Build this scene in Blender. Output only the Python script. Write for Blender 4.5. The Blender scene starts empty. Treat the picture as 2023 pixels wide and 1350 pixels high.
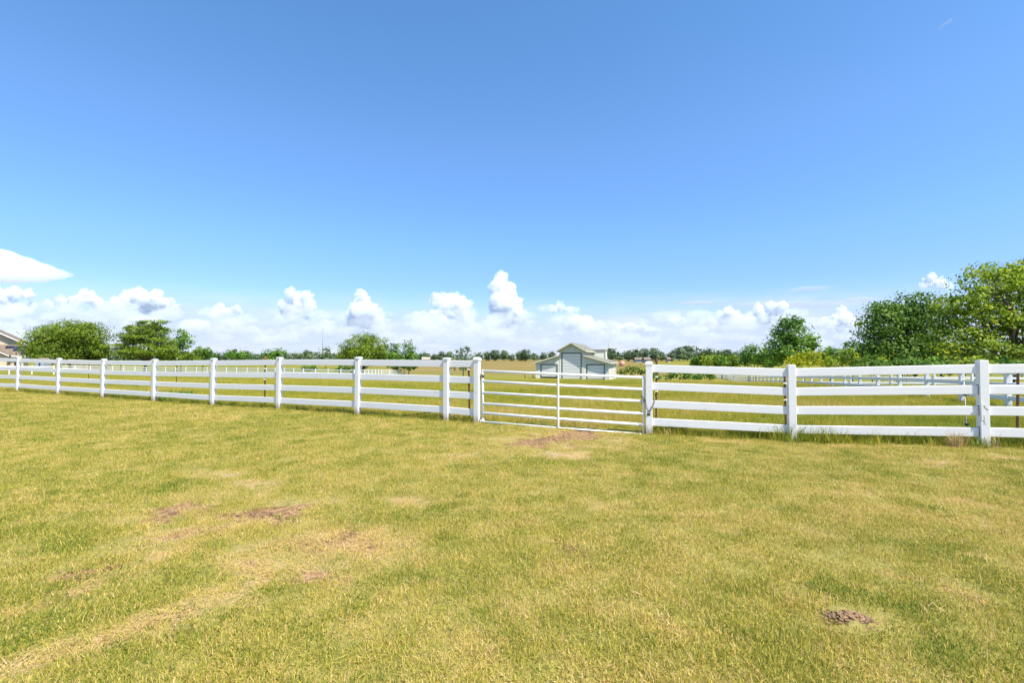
import bpy, bmesh, math
import numpy as np
from mathutils import Vector, Matrix, Quaternion

rng = np.random.default_rng(7)
SC = bpy.context.scene
COL = SC.collection
R = math.radians

# ------------------------------------------------------------------ camera
EYE = 1.40                      # eye height over the lawn, metres
FPX, CX, CY, YH = 955.0, 1011.5, 675.0, 708.0
PITCH = math.atan((YH - CY) / FPX)
cam_d = bpy.data.cameras.new('camera')
cam_d.sensor_fit = 'HORIZONTAL'
cam_d.sensor_width = 36.0
cam_d.lens = 36.0 * FPX / 2023.0
cam_d.clip_start = 0.05
cam_d.clip_end = 40000.0
cam = bpy.data.objects.new('camera', cam_d)
COL.objects.link(cam)
cam.location = (0, 0, EYE)
cam.rotation_euler = (R(90) + PITCH, 0, 0)
SC.camera = cam

# ------------------------------------------------------------------ sun, sky, exposure
SUN_TO = Vector((0.092, -0.085, 0.20)).normalized()
SUN_EL = math.asin(SUN_TO.z)
SUN_AZ = math.atan2(SUN_TO.x, SUN_TO.y)
sun_d = bpy.data.lights.new('sun', 'SUN')
sun_d.energy = 5.0
sun_d.angle = R(0.53)
sun_d.color = (1.0, 0.95, 0.86)
sun = bpy.data.objects.new('sun', sun_d)
COL.objects.link(sun)
sun.rotation_euler = (-SUN_TO).to_track_quat('-Z', 'Y').to_euler()
sun.location = (0, 0, 50)

SKY_STRENGTH = 0.15
SC.view_settings.view_transform = 'Standard'
SC.view_settings.look = 'None'
SC.view_settings.gamma = 1.0
SC.view_settings.use_curve_mapping = False
SC.view_settings.exposure = 0.60
SC.render.engine = 'CYCLES'
SC.cycles.use_denoising = True
SC.cycles.max_bounces = 64
SC.cycles.glossy_bounces = 3
SC.cycles.transmission_bounces = 4
SC.cycles.volume_bounces = 64
SC.cycles.diffuse_bounces = 3
SC.cycles.transparent_max_bounces = 24


class NT:
    """small helper round a node tree"""
    def __init__(self, tree):
        self.t = tree
        self.n = tree.nodes
        self.l = tree.links

    def node(self, typ, **kw):
        nd = self.n.new(typ)
        for k, v in kw.items():
            setattr(nd, k, v)
        return nd

    def put(self, sock, v):
        if isinstance(v, bpy.types.NodeSocket):
            self.l.new(v, sock)
        else:
            if isinstance(v, (tuple, list)) and len(v) == 3 and sock.type == 'RGBA':
                v = (*v, 1.0)
            sock.default_value = v

    def math(self, op, a, b=0.0, c=None, clamp=False):
        nd = self.node('ShaderNodeMath', operation=op, use_clamp=clamp)
        self.put(nd.inputs[0], a)
        self.put(nd.inputs[1], b)
        if c is not None:
            self.put(nd.inputs[2], c)
        return nd.outputs[0]

    def remap(self, v, a, b, c=0.0, d=1.0, smooth=True):
        nd = self.node('ShaderNodeMapRange', interpolation_type='SMOOTHSTEP' if smooth else 'LINEAR')
        self.put(nd.inputs[0], v)
        for i, x in enumerate((a, b, c, d)):
            nd.inputs[i + 1].default_value = x
        return nd.outputs[0]

    def mix(self, f, a, b, mode='MIX'):
        nd = self.node('ShaderNodeMix', data_type='RGBA', blend_type=mode)
        self.put(nd.inputs[0], f)
        self.put(nd.inputs[6], a)
        self.put(nd.inputs[7], b)
        return nd.outputs[2]

    def noise(self, vec, scale, detail=4.0, rough=0.55, dist=0.0):
        nd = self.node('ShaderNodeTexNoise')
        if vec is not None:
            self.put(nd.inputs['Vector'], vec)
        nd.inputs['Scale'].default_value = scale
        nd.inputs['Detail'].default_value = detail
        nd.inputs['Roughness'].default_value = rough
        nd.inputs['Distortion'].default_value = dist
        return nd.outputs[0]

    def mapping(self, vec, scale=(1, 1, 1), loc=(0, 0, 0)):
        nd = self.node('ShaderNodeMapping')
        self.put(nd.inputs[0], vec)
        nd.inputs[1].default_value = loc
        nd.inputs[3].default_value = scale
        return nd.outputs[0]

    def ramp(self, f, stops, interp='LINEAR'):
        nd = self.node('ShaderNodeValToRGB')
        cr = nd.color_ramp
        cr.interpolation = interp
        while len(cr.elements) < len(stops):
            cr.elements.new(0.5)
        for e, (p, c) in zip(cr.elements, stops):
            e.position = p
            e.color = (*c, 1.0)
        self.put(nd.inputs[0], f)
        return nd.outputs[0]


world = bpy.data.worlds.new('World')
SC.world = world
world.use_nodes = True
w = NT(world.node_tree)
w.n.clear()
sky = w.node('ShaderNodeTexSky', sky_type='NISHITA')
sky.sun_disc = False
sky.sun_elevation = SUN_EL
sky.sun_rotation = SUN_AZ
sky.air_density = 1.0
sky.dust_density = 0.25
sky.ozone_density = 1.4
tc = w.node('ShaderNodeTexCoord')
sep = w.node('ShaderNodeSeparateXYZ')
w.put(sep.inputs[0], tc.outputs['Generated'])
hs = w.node('ShaderNodeHueSaturation')
hs.inputs['Hue'].default_value = 0.5
hs.inputs['Saturation'].default_value = 1.10
hs.inputs['Value'].default_value = 1.0
w.put(hs.inputs['Color'], sky.outputs[0])
tint = w.ramp(sep.outputs[2], [(0.02, (0.56, 0.62, 0.92)), (0.15, (0.57, 0.685, 0.98)), (0.22, (0.63, 0.79, 1.05)), (0.40, (0.76, 0.92, 1.08)), (0.56, (0.71, 0.95, 1.09))])
skyc = w.mix(1.0, hs.outputs[0], tint, 'MULTIPLY')
# pale humid layer of stratus low over the horizon, the same all round
st_n = w.noise(w.mapping(tc.outputs['Generated'], (5, 5, 34)), 1.0, 5.0, 0.55, 0.3)
el = w.math('ADD', sep.outputs[2], w.math('MULTIPLY', w.math('SUBTRACT', st_n, 0.5), 0.060))
band = w.remap(el, 0.135, 0.050, 0.0, 0.88)
st_f = w.noise(w.mapping(tc.outputs['Generated'], (13, 13, 48), (3, 1, 0)), 1.0, 6.0, 0.58, 0.3)
st_col = w.ramp(st_f, [(0.34, (2.85, 3.40, 4.35)), (0.52, (3.20, 3.65, 4.45)), (0.66, (3.75, 4.0, 4.5))])
skyc = w.mix(band, skyc, st_col)
bg = w.node('ShaderNodeBackground')
w.put(bg.inputs[0], skyc)
bg.inputs[1].default_value = SKY_STRENGTH
wo = w.node('ShaderNodeOutputWorld')
w.l.new(bg.outputs[0], wo.inputs[0])


# ------------------------------------------------------------------ numeric helpers
def ray(px, py):
    """direction of a photograph pixel, scaled to depth 1 along +Y"""
    x = (px - CX) / FPX
    y = (CY - py) / FPX
    c, s = math.cos(PITCH), math.sin(PITCH)
    v = np.array([x, c - y * s, s + y * c])
    return v / v[1]


def at(px, py, d):
    return np.array([0, 0, EYE]) + ray(px, py) * d


_h = rng.random((256, 256)).astype(np.float64)


def vnoise(x, y):
    xi, yi = np.floor(x).astype(int), np.floor(y).astype(int)
    fx, fy = x - xi, y - yi
    fx, fy = fx * fx * (3 - 2 * fx), fy * fy * (3 - 2 * fy)
    a, b = _h[xi & 255, yi & 255], _h[(xi + 1) & 255, yi & 255]
    c, d = _h[xi & 255, (yi + 1) & 255], _h[(xi + 1) & 255, (yi + 1) & 255]
    return (a * (1 - fx) + b * fx) * (1 - fy) + (c * (1 - fx) + d * fx) * fy


def fbm(x, y, o=4):
    s, a, t = 0.0, 1.0, 0.0
    for k in range(o):
        s = s + a * vnoise(x * 2 ** k + 17.3 * k, y * 2 ** k + 9.1 * k)
        t += a
        a *= 0.5
    return s / t


def sstep(a, b, v):
    t = np.clip((v - a) / (b - a), 0, 1)
    return t * t * (3 - 2 * t)


# main fence posts: pixel column, pixel of top and foot in the photograph
POST_PX = [(-56, 704, 770), (38, 705, 774), (118, 708, 780), (206, 709.5, 786), (307, 710, 793), (423, 708, 802), (553, 706, 809),
           (708, 705.5, 818.5), (883, 707, 831), (943, 706, 838), (1281, 714, 858), (1562, 721, 875), (1937, 712, 883), (2395, 706, 899)]


def on_line(px, p, q):
    """where the vertical plane of a pixel column cuts the plan line p-q"""
    k = (px - CX) / FPX
    (x0, y0), (x1, y1) = p, q
    t = (k * y0 - x0) / ((x1 - x0) - k * (y1 - y0))
    return np.array([x0 + t * (x1 - x0), y0 + t * (y1 - y0)])


def plan(px, d):
    return ((px - CX) / FPX * d, d)


LA, LB = plan(38, 18.9), plan(943, 9.95)
RA, RB = plan(1281, 9.10), plan(1937, 7.62)
POSTS = []
for px, ty, by in POST_PX:
    p = on_line(px, LA, LB) if px < 1000 else on_line(px, RA, RB)
    zt = at(px, ty, p[1])[2]
    zb = at(px, by, p[1])[2]
    POSTS.append((p[0], p[1], zb, zt))
POSTS = np.array(POSTS)

_dk = np.array([-60, 0, 14, 20, 32, 48, 80, 120, 200, 350, 600, 1200, 6000], float)
_zk = np.array([0, 0, 0, -.16, -.48, -1.0, -1.95, -2.75, -1.95, -.45, -.2, -.6, -1.0], float)
_dd = np.linspace(-100, 1500, 3201)
_zz = np.interp(_dd, _dk, _zk)
_ker = np.exp(-0.5 * (np.arange(-40, 41) / 12.0) ** 2)
_zz = np.convolve(np.pad(_zz, 40, mode='edge'), _ker / _ker.sum(), 'valid')


def ground_z(x, y):
    x, y = np.asarray(x, float), np.asarray(y, float)
    z = np.interp(y, _dd, _zz)
    z = z - 0.0125 * np.clip(x, -90, 60) * sstep(18, 75, y) * (1 - sstep(140, 300, y))
    num = np.zeros_like(z)
    den = np.full_like(z, 0.25)
    for px_, py_, pz_, _ in POSTS:
        wgt = np.exp(-((x - px_) ** 2 + (y - py_) ** 2) / (2 * 1.3 ** 2))
        num = num + wgt * (pz_ - np.interp(py_, _dd, _zz))
        den = den + wgt
    z = z + num / den
    near = 1 - sstep(25, 60, np.hypot(x, y))
    z = z + near * 0.035 * (fbm(x * 0.9 + 50, y * 0.9 + 50, 3) - 0.5)
    z = z + (1 - near) * 0.25 * (fbm(x * 0.05 + 90, y * 0.05 + 90, 2) - 0.5)
    return z


def gz(x, y):
    return float(ground_z(np.array([x]), np.array([y]))[0])


def on_ground(px, py):
    """the point of the flat lawn under a photograph pixel"""
    v = ray(px, py)
    return np.array([v[0], v[1]]) * (EYE / -v[2])


def gpos(px, d):
    x, y = plan(px, d)
    return np.array([x, y, gz(x, y)])


# ------------------------------------------------------------------ mesh and object helpers
def raw_mesh(name, V, F, attrs=None, smooth=False):
    V = np.asarray(V, np.float32)
    F = np.asarray(F, np.int32)
    me = bpy.data.meshes.new(name)
    k = F.shape[1]
    me.vertices.add(len(V))
    me.vertices.foreach_set('co', V.ravel())
    me.loops.add(F.size)
    me.loops.foreach_set('vertex_index', F.ravel())
    me.polygons.add(len(F))
    me.polygons.foreach_set('loop_start', np.arange(0, F.size, k, dtype=np.int32))
    for a, v in (attrs or {}).items():
        v = np.asarray(v, np.float32)
        if v.ndim == 1:
            me.attributes.new(a, 'FLOAT', 'POINT').data.foreach_set('value', v)
        else:
            me.attributes.new(a, 'FLOAT_VECTOR', 'POINT').data.foreach_set('vector', v.ravel())
    me.update(calc_edges=True)
    me.validate()
    if smooth:
        me.polygons.foreach_set('use_smooth', np.ones(len(F), bool))
    return me


def link(name, data, mat=None, parent=None, loc=None, rot=None, scale=None):
    o = bpy.data.objects.new(name, data)
    COL.objects.link(o)
    if mat is not None and data is not None and not data.materials:
        data.materials.append(mat)
    if parent is not None:
        o.parent = parent
    if loc is not None:
        o.location = loc
    if rot is not None:
        o.rotation_euler = rot
    if scale is not None:
        o.scale = scale
    return o


def tag(o, label=None, cat=None, group=None, kind=None):
    if label:
        o['label'] = label
    if cat:
        o['category'] = cat
    if group:
        o['group'] = group
    if kind:
        o['kind'] = kind
    return o


def thing(name, label, cat, loc=(0, 0, 0), rz=0.0, group=None):
    o = link(name, None, loc=tuple(loc), rot=(0, 0, rz))
    o.empty_display_size = 0.2
    return tag(o, label, cat, group)


def bm_mesh(name, bm, smooth=False):
    me = bpy.data.meshes.new(name)
    bm.to_mesh(me)
    bm.free()
    if smooth:
        me.polygons.foreach_set('use_smooth', np.ones(len(me.polygons), bool))
    return me


def bm_box(bm, lo, hi, bevel=0.0):
    lo, hi = Vector(lo), Vector(hi)
    r = bmesh.ops.create_cube(bm, size=1.0)
    vs = r['verts']
    for v in vs:
        v.co = Vector((lo[i] + (v.co[i] + 0.5) * (hi[i] - lo[i]) for i in range(3)))
    if bevel > 0:
        es = list({e for v in vs for e in v.link_edges})
        bmesh.ops.bevel(bm, geom=es, offset=bevel, segments=1, affect='EDGES')


def box_mesh(name, lo, hi, bevel=0.0):
    bm = bmesh.new()
    bm_box(bm, lo, hi, bevel)
    return bm_mesh(name, bm)


def bm_tube(bm, pts, rad, n=8, cap=True):
    pts = [Vector(p) for p in pts]
    if not hasattr(rad, '__len__'):
        rad = [rad] * len(pts)
    rings = []
    up = Vector((0.31, 0.17, 0.93))
    for i, p in enumerate(pts):
        t = (pts[min(i + 1, len(pts) - 1)] - pts[max(i - 1, 0)]).normalized()
        a = t.cross(up)
        if a.length < 1e-3:
            a = t.cross(Vector((1, 0, 0)))
        a.normalize()
        b = t.cross(a).normalized()
        rings.append([bm.verts.new(p + (a * math.cos(2 * math.pi * k / n) + b * math.sin(2 * math.pi * k / n)) * rad[i]) for k in range(n)])
    for r0, r1 in zip(rings, rings[1:]):
        for k in range(n):
            f = bm.faces.new((r0[k], r0[(k + 1) % n], r1[(k + 1) % n], r1[k]))
            f.smooth = True
    if cap:
        bm.faces.new(list(reversed(rings[0])))
        bm.faces.new(rings[-1])


def tube_mesh(name, pts, rad, n=8):
    bm = bmesh.new()
    bm_tube(bm, pts, rad, n)
    bmesh.ops.recalc_face_normals(bm, faces=bm.faces)
    return bm_mesh(name, bm)


def bm_poly_prism(bm, pts, ext):
    """closed polygon pts (list of 3D) pushed along the vector ext"""
    ext = Vector(ext)
    a = [bm.verts.new(Vector(p)) for p in pts]
    b = [bm.verts.new(Vector(p) + ext) for p in pts]
    n = len(pts)
    bm.faces.new(a)
    bm.faces.new(list(reversed(b)))
    for k in range(n):
        bm.faces.new((a[k], b[k], b[(k + 1) % n], a[(k + 1) % n]))
    bmesh.ops.recalc_face_normals(bm, faces=bm.faces)


def prism_mesh(name, pts, ext):
    bm = bmesh.new()
    bm_poly_prism(bm, pts, ext)
    return bm_mesh(name, bm)


# ------------------------------------------------------------------ materials
def material(name):
    m = bpy.data.materials.new(name)
    m.use_nodes = True
    t = NT(m.node_tree)
    t.n.clear()
    out = t.node('ShaderNodeOutputMaterial')
    p = t.node('ShaderNodeBsdfPrincipled')
    t.l.new(p.outputs[0], out.inputs[0])
    return m, t, p, out


def plain(name, col, rough=0.6, var=0.12, scale=3.0, metal=0.0, bump=0.0, bscale=40.0, coord='Object'):
    m, t, p, out = material(name)
    c = t.node('ShaderNodeTexCoord')
    n = t.noise(c.outputs[coord], scale, 5.0, 0.6)
    lo = tuple(max(0, v * (1 - var)) for v in col)
    hi = tuple(min(1, v * (1 + var)) for v in col)
    t.put(p.inputs['Base Color'], t.ramp(n, [(0.3, lo), (0.7, hi)]))
    p.inputs['Roughness'].default_value = rough
    p.inputs['Metallic'].default_value = metal
    if bump > 0:
        b = t.node('ShaderNodeBump')
        b.inputs['Strength'].default_value = bump
        b.inputs['Distance'].default_value = 0.01
        t.put(b.inputs['Height'], t.noise(c.outputs[coord], bscale, 3.0))
        t.l.new(b.outputs[0], p.inputs['Normal'])
    return m


def make_vinyl(name='white_vinyl', base=(0.83, 0.805, 0.77), ribs=True, foot=False):
    m, t, p, out = material(name)
    geo = t.node('ShaderNodeNewGeometry')
    tcn = t.node('ShaderNodeTexCoord')
    pos = geo.outputs['Position']
    n1 = t.noise(pos, 2.2, 6.0, 0.65)
    n2 = t.noise(t.mapping(pos, (1.0, 1.0, 9.0)), 2.0, 5.0, 0.6)
    dirt = t.math('MULTIPLY', t.remap(n1, 0.52, 0.80), t.remap(n2, 0.40, 0.75))
    c = t.mix(t.math('MULTIPLY', dirt, 0.55), base, (0.52, 0.49, 0.42))
    fine = t.noise(t.mapping(pos, (6, 6, 40)), 3.0, 4.0, 0.6)
    c = t.mix(t.remap(fine, 0.60, 0.80, 0.0, 0.18), c, (0.60, 0.58, 0.55))
    if foot:
        so = t.node('ShaderNodeSeparateXYZ')
        t.put(so.inputs[0], tcn.outputs['Object'])
        h0 = t.math('ADD', so.outputs[2], t.math('MULTIPLY', t.noise(t.mapping(pos, (1, 1, .35)), 22.0, 5.0, .65), -.34))
        c = t.mix(t.remap(h0, -.16, .02, .85, 0.0), c, (0.36, 0.27, 0.17))
    t.put(p.inputs['Base Color'], c)
    p.inputs['Roughness'].default_value = 0.42
    b = t.node('ShaderNodeBump')
    b.inputs['Strength'].default_value = 0.25
    b.inputs['Distance'].default_value = 0.004
    h = t.noise(pos, 5.0, 3.0)
    if ribs:
        wv = t.node('ShaderNodeTexWave', wave_type='BANDS', bands_direction='Z')
        t.put(wv.inputs['Vector'], tcn.outputs['Object'])
        wv.inputs['Scale'].default_value = 6.5
        h = t.math('ADD', h, t.math('MULTIPLY', wv.outputs[1], 0.35))
    t.put(b.inputs['Height'], h)
    t.l.new(b.outputs[0], p.inputs['Normal'])
    return m


M = {}
M['vinyl'] = make_vinyl()
M['vinyl_post'] = make_vinyl('white_vinyl_post', ribs=False, foot=True)
M['vinyl_far'] = make_vinyl('white_vinyl_weathered', (0.78, 0.77, 0.74), ribs=False)
M['gate_paint'] = plain('gate_white_paint', (0.84, 0.83, 0.81), 0.38, 0.05, 6.0, bump=0.1)
M['rust'] = plain('rusted_steel', (0.10, 0.045, 0.025), 0.85, 0.5, 14.0, bump=0.3)
M['steel'] = plain('dull_steel', (0.16, 0.14, 0.13), 0.45, 0.4, 20.0, metal=0.6)
M['brass'] = plain('padlock_body', (0.075, 0.055, 0.04), 0.5, 0.3, 20.0, metal=0.3)
M['black'] = plain('black_plastic', (0.02, 0.02, 0.022), 0.5)
M['insul'] = plain('cream_insulator', (0.72, 0.66, 0.50), 0.5)
M['rod'] = plain('pale_fibreglass', (0.66, 0.66, 0.62), 0.5)
M['bark'] = plain('grey_bark', (0.105, 0.085, 0.068), 0.9, 0.45, 5.0, bump=0.6, bscale=12.0)
M['siding_trim'] = plain('cream_trim', (0.70, 0.66, 0.50), 0.6)
M['grey_trim'] = plain('slate_grey_trim', (0.115, 0.135, 0.140), 0.6)
M['shingle'] = plain('olive_shingles', (0.205, 0.195, 0.145), 0.9, 0.28, 2.5, bump=0.4, bscale=8)
M['tan_shingle'] = plain('tan_shingles', (0.20, 0.145, 0.095), 0.9, 0.25, 2.5, bump=0.4, bscale=8)
M['gap_shade'] = plain('gap_shade_black', (0.012, 0.012, 0.012), 0.9)  # shade inside gaps, put in as a near-black colour
M['stucco'] = plain('beige_stucco', (0.62, 0.50, 0.34), 0.85, 0.08, 1.0)
M['white_paint'] = plain('white_house_paint', (0.78, 0.76, 0.72), 0.6, 0.05)
M['glass'] = plain('dark_window_glass', (0.03, 0.04, 0.05), 0.08, 0.2)
M['pv'] = plain('blue_solar_cells', (0.016, 0.022, 0.060), 0.25, 0.25, 1.2)
M['pv_frame'] = plain('solar_frame', (0.03, 0.03, 0.035), 0.4)
M['wood'] = plain('grey_weathered_wood', (0.23, 0.18, 0.13), 0.85, 0.3, 4.0)
M['lightwood'] = plain('pale_weathered_wood', (0.55, 0.44, 0.29), 0.8, 0.2, 4.0)
M['pole'] = plain('utility_pole_wood', (0.085, 0.075, 0.07), 0.85)
M['tank'] = plain('salmon_tank', (0.58, 0.30, 0.22), 0.6)
M['mast'] = plain('galvanised_mast', (0.30, 0.31, 0.33), 0.5)
M['petal'] = plain('orange_red_petals', (0.55, 0.07, 0.03), 0.6)
M['bluegrey'] = plain('blue_grey_metal', (0.30, 0.36, 0.42), 0.5)


def make_siding():
    m, t, p, out = material('cream_lap_siding')
    c = t.node('ShaderNodeTexCoord')
    sp = t.node('ShaderNodeSeparateXYZ')
    t.put(sp.inputs[0], c.outputs['Object'])
    saw = t.math('FRACT', t.math('DIVIDE', sp.outputs[2], 0.23))
    n = t.noise(c.outputs['Object'], 0.9, 4.0)
    col = t.ramp(n, [(0.3, (0.60, 0.585, 0.475)), (0.7, (0.68, 0.665, 0.54))])
    t.put(p.inputs['Base Color'], col)
    p.inputs['Roughness'].default_value = 0.65
    b = t.node('ShaderNodeBump')
    b.inputs['Strength'].default_value = 1.0
    b.inputs['Distance'].default_value = 0.05
    t.put(b.inputs['Height'], t.math('SUBTRACT', 1.0, saw))
    t.l.new(b.outputs[0], p.inputs['Normal'])
    return m


def make_door():
    m, t, p, out = material('white_roller_door')
    c = t.node('ShaderNodeTexCoord')
    n = t.noise(c.outputs['Object'], 0.8, 4.0)
    t.put(p.inputs['Base Color'], t.ramp(n, [(0.3, (0.66, 0.65, 0.62)), (0.7, (0.76, 0.75, 0.72))]))
    p.inputs['Roughness'].default_value = 0.5
    return m


M['siding'] = make_siding()
M['door'] = make_door()


def translucent_mix(t, p, out, col, amount):
    tr = t.node('ShaderNodeBsdfTranslucent')
    t.put(tr.inputs[0], col)
    mx = t.node('ShaderNodeMixShader')
    mx.inputs[0].default_value = amount
    t.l.new(p.outputs[0], mx.inputs[1])
    t.l.new(tr.outputs[0], mx.inputs[2])
    t.l.new(mx.outputs[0], out.inputs[0])


def leaf_mat(name, dark, mid, light, trans=0.35):
    m, t, p, out = material(name)
    a = t.node('ShaderNodeAttribute', attribute_name='tint')
    c = t.ramp(a.outputs['Fac'], [(0.05, dark), (0.5, mid), (0.95, light)])
    t.put(p.inputs['Base Color'], c)
    p.inputs['Roughness'].default_value = 0.55
    p.inputs['Specular IOR Level'].default_value = 0.3
    translucent_mix(t, p, out, c, trans)
    return m


LEAF = {
    'bright': leaf_mat('bright_leaves', (0.085, 0.135, 0.012), (0.225, 0.325, 0.022), (0.40, 0.48, 0.04), 0.45),
    'dark': leaf_mat('dark_leaves', (0.050, 0.120, 0.018), (0.140, 0.260, 0.032), (0.29, 0.42, 0.05), 0.42),
    'yellow': leaf_mat('yellow_green_leaves', (0.110, 0.180, 0.013), (0.300, 0.425, 0.028), (0.60, 0.61, 0.05), 0.45),
    'gold': leaf_mat('golden_leaves', (0.26, 0.29, 0.012), (0.54, 0.55, 0.020), (0.70, 0.66, 0.04), 0.42),
    'maple': leaf_mat('maple_leaves', (0.060, 0.145, 0.020), (0.170, 0.320, 0.036), (0.29, 0.46, 0.06), 0.42),
    'far': leaf_mat('haze_tinted_leaves', (0.075, 0.120, 0.055), (0.135, 0.205, 0.080), (0.24, 0.31, 0.13), 0.25),  # aerial haze is put into these paler, greyer greens
    'grey': leaf_mat('grey_green_leaves', (0.075, 0.120, 0.056), (0.165, 0.240, 0.105), (0.345, 0.420, 0.210), 0.25),
    'weed': leaf_mat('weed_leaves', (0.100, 0.142, 0.019), (0.240, 0.304, 0.035), (0.440, 0.475, 0.064)),
    'straw': leaf_mat('dry_straw', (0.360, 0.240, 0.108), (0.552, 0.408, 0.192), (0.720, 0.552, 0.288)),
}


def grass_mat(name, stops, trans=0.3):
    m, t, p, out = material(name)
    a = t.node('ShaderNodeAttribute', attribute_name='tint', attribute_type='INSTANCER')
    b = t.node('ShaderNodeAttribute', attribute_name='blade')
    f = t.math('ADD', a.outputs['Fac'], t.math('MULTIPLY', t.math('SUBTRACT', b.outputs['Fac'], 0.5), 0.75), clamp=True)
    c = t.ramp(f, stops)
    t.put(p.inputs['Base Color'], c)
    p.inputs['Roughness'].default_value = 0.6
    p.inputs['Specular IOR Level'].default_value = 0.25
    translucent_mix(t, p, out, c, trans)
    return m


M['lawn_blade'] = grass_mat('lawn_blades', [(0.0, (0.125, 0.195, 0.022)), (0.26, (0.305, 0.335, 0.036)), (0.50, (0.560, 0.475, 0.070)),
                                            (0.76, (0.74, 0.545, 0.160)), (1.0, (0.78, 0.56, 0.27))])
M['field_blade'] = grass_mat('field_blades', [(0.0, (0.140, 0.210, 0.020)), (0.32, (0.345, 0.365, 0.028)), (0.60, (0.53, 0.450, 0.045)),
                                              (0.82, (0.60, 0.43, 0.09)), (1.0, (0.68, 0.49, 0.20))])

# ------------------------------------------------------------------ ground
# bare and straw-strewn scars on the lawn: pixel polylines, half width (m), bare soil, straw
SCARS = [
    ([(350, 1012), (430, 1018), (520, 1012)], 0.30, 1.0, 0.4), ([(470, 1032), (330, 1058)], 0.15, 0.55, 0.8),
    ([(130, 1145), (215, 1122)], 0.14, 1.0, 0.3), ([(310, 1100), (190, 1160), (0, 1215)], 0.07, 0.4, 0.9),
    ([(560, 1080), (640, 1085), (705, 1070)], 0.20, 0.75, 0.9), ([(490, 1110), (530, 1130), (450, 1180), (370, 1205), (220, 1250)], 0.085, 0.60, 1.0),
    ([(600, 1140), (665, 1145)], 0.09, 0.9, 0.5), ([(430, 1220), (500, 1195)], 0.05, 0.9, 0.3), ([(0, 1325), (110, 1290), (180, 1270)], 0.06, 0.3, .95),
    ([(250, 1285), (290, 1275)], 0.035, 0.6, 0.5), ([(330, 1255), (370, 1245)], 0.035, 0.6, 0.5),
    ([(1065, 880), (1100, 868), (1140, 858)], 0.48, 0.95, 0.5), ([(1085, 898), (1140, 901)], 0.18, 0.1, 1.0),
    ([(1000, 1036), (1070, 1028)], 0.13, 0.9, 0.2), ([(1100, 1060), (1132, 1088), (1160, 1130)], 0.05, 1.0, 0.2), ([(1160, 1085), (1200, 1075)], 0.03, 0.7, 0.1),
    ([(1170, 1195), (1185, 1215)], 0.05, 0.6, 0.4), ([(1645, 1222), (1690, 1232), (1715, 1230)], 0.07, 1.0, 0.1), ([(1860, 1155), (1965, 1195)], 0.06, 0.8, 0.4),
    ([(1880, 990), (1905, 988)], 0.12, 0.4, 0.4), ([(1580, 1050), (1600, 1048)], 0.08, 0.5, 0.3), ([(905, 905), (940, 900)], 0.2, 0.35, 0.4),
    ([(1400, 870), (1445, 872)], 0.15, 0.2, 0.6), ([(1230, 872), (1245, 880)], 0.2, 0.3, 0.7), ([(1830, 915), (1860, 912)], 0.12, 0.3, 0.7),
    ([(1965, 905), (2010, 908)], 0.10, 0.3, 0.9), ([(1170, 1320), (1200, 1345)], 0.06, 0.8, 0.3), ([(780, 985), (830, 995)], 0.12, 0.3, 0.5),
    ([(900, 1010), (1240, 1000)], 0.05, 0.2, 0.4), ([(440, 935), (520, 960)], 0.12, 0.1, 0.6),
]


def seg_dist(x, y, a, b):
    ax, ay = a
    dx, dy = b[0] - ax, b[1] - ay
    t = np.clip(((x - ax) * dx + (y - ay) * dy) / (dx * dx + dy * dy + 1e-9), 0, 1)
    return np.hypot(x - ax - t * dx, y - ay - t * dy)


def scars(x, y):
    bare, straw = np.zeros_like(x), np.zeros_like(x)
    warp = (fbm(x * 3.1 + 5, y * 3.1 + 8, 4) - 0.5)
    for pts, wd, b, s in SCARS:
        g = [on_ground(*p) for p in pts]
        d = np.full_like(x, 1e9)
        for p, q in zip(g, g[1:]):
            d = np.minimum(d, seg_dist(x, y, p, q))
        d = d / wd + warp * 3.0 + (fbm(x * 11 + 2, y * 11 + 7, 2) - .5) * 1.1
        mk = 1 - sstep(0.35, 1.25, d)
        bare = np.maximum(bare, mk * b)
        straw = np.maximum(straw, mk * s)
        straw = np.maximum(straw, (1 - sstep(0.8, 2.6, d)) * s * 0.55)
    return bare, straw


def fence_side(x, y):
    """> 0 beyond the main fence line, in metres (approx.)"""
    def side(p, q):
        dx, dy = q[0] - p[0], q[1] - p[1]
        return ((y - p[1]) * dx - (x - p[0]) * dy) / math.hypot(dx, dy)
    gl, gr = (POSTS[9][0], POSTS[9][1]), (POSTS[10][0], POSTS[10][1])
    s1 = side(LA, LB)
    s2 = side(gl, gr)
    s3 = side(RA, RB)
    return np.where(x < gl[0], s1, np.where(x > gr[0], s3, s2))


def graded(lo, hi, step, far_lo, far_hi, grow=1.11):
    a = list(np.arange(lo, hi + step * 0.5, step))
    s, v = step, a[-1]
    while v < far_hi:
        s *= grow
        v += s
        a.append(v)
    s, v = step, a[0]
    pre = []
    while v > far_lo:
        s *= grow
        v -= s
        pre.append(v)
    return np.array(pre[::-1] + a)


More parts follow.
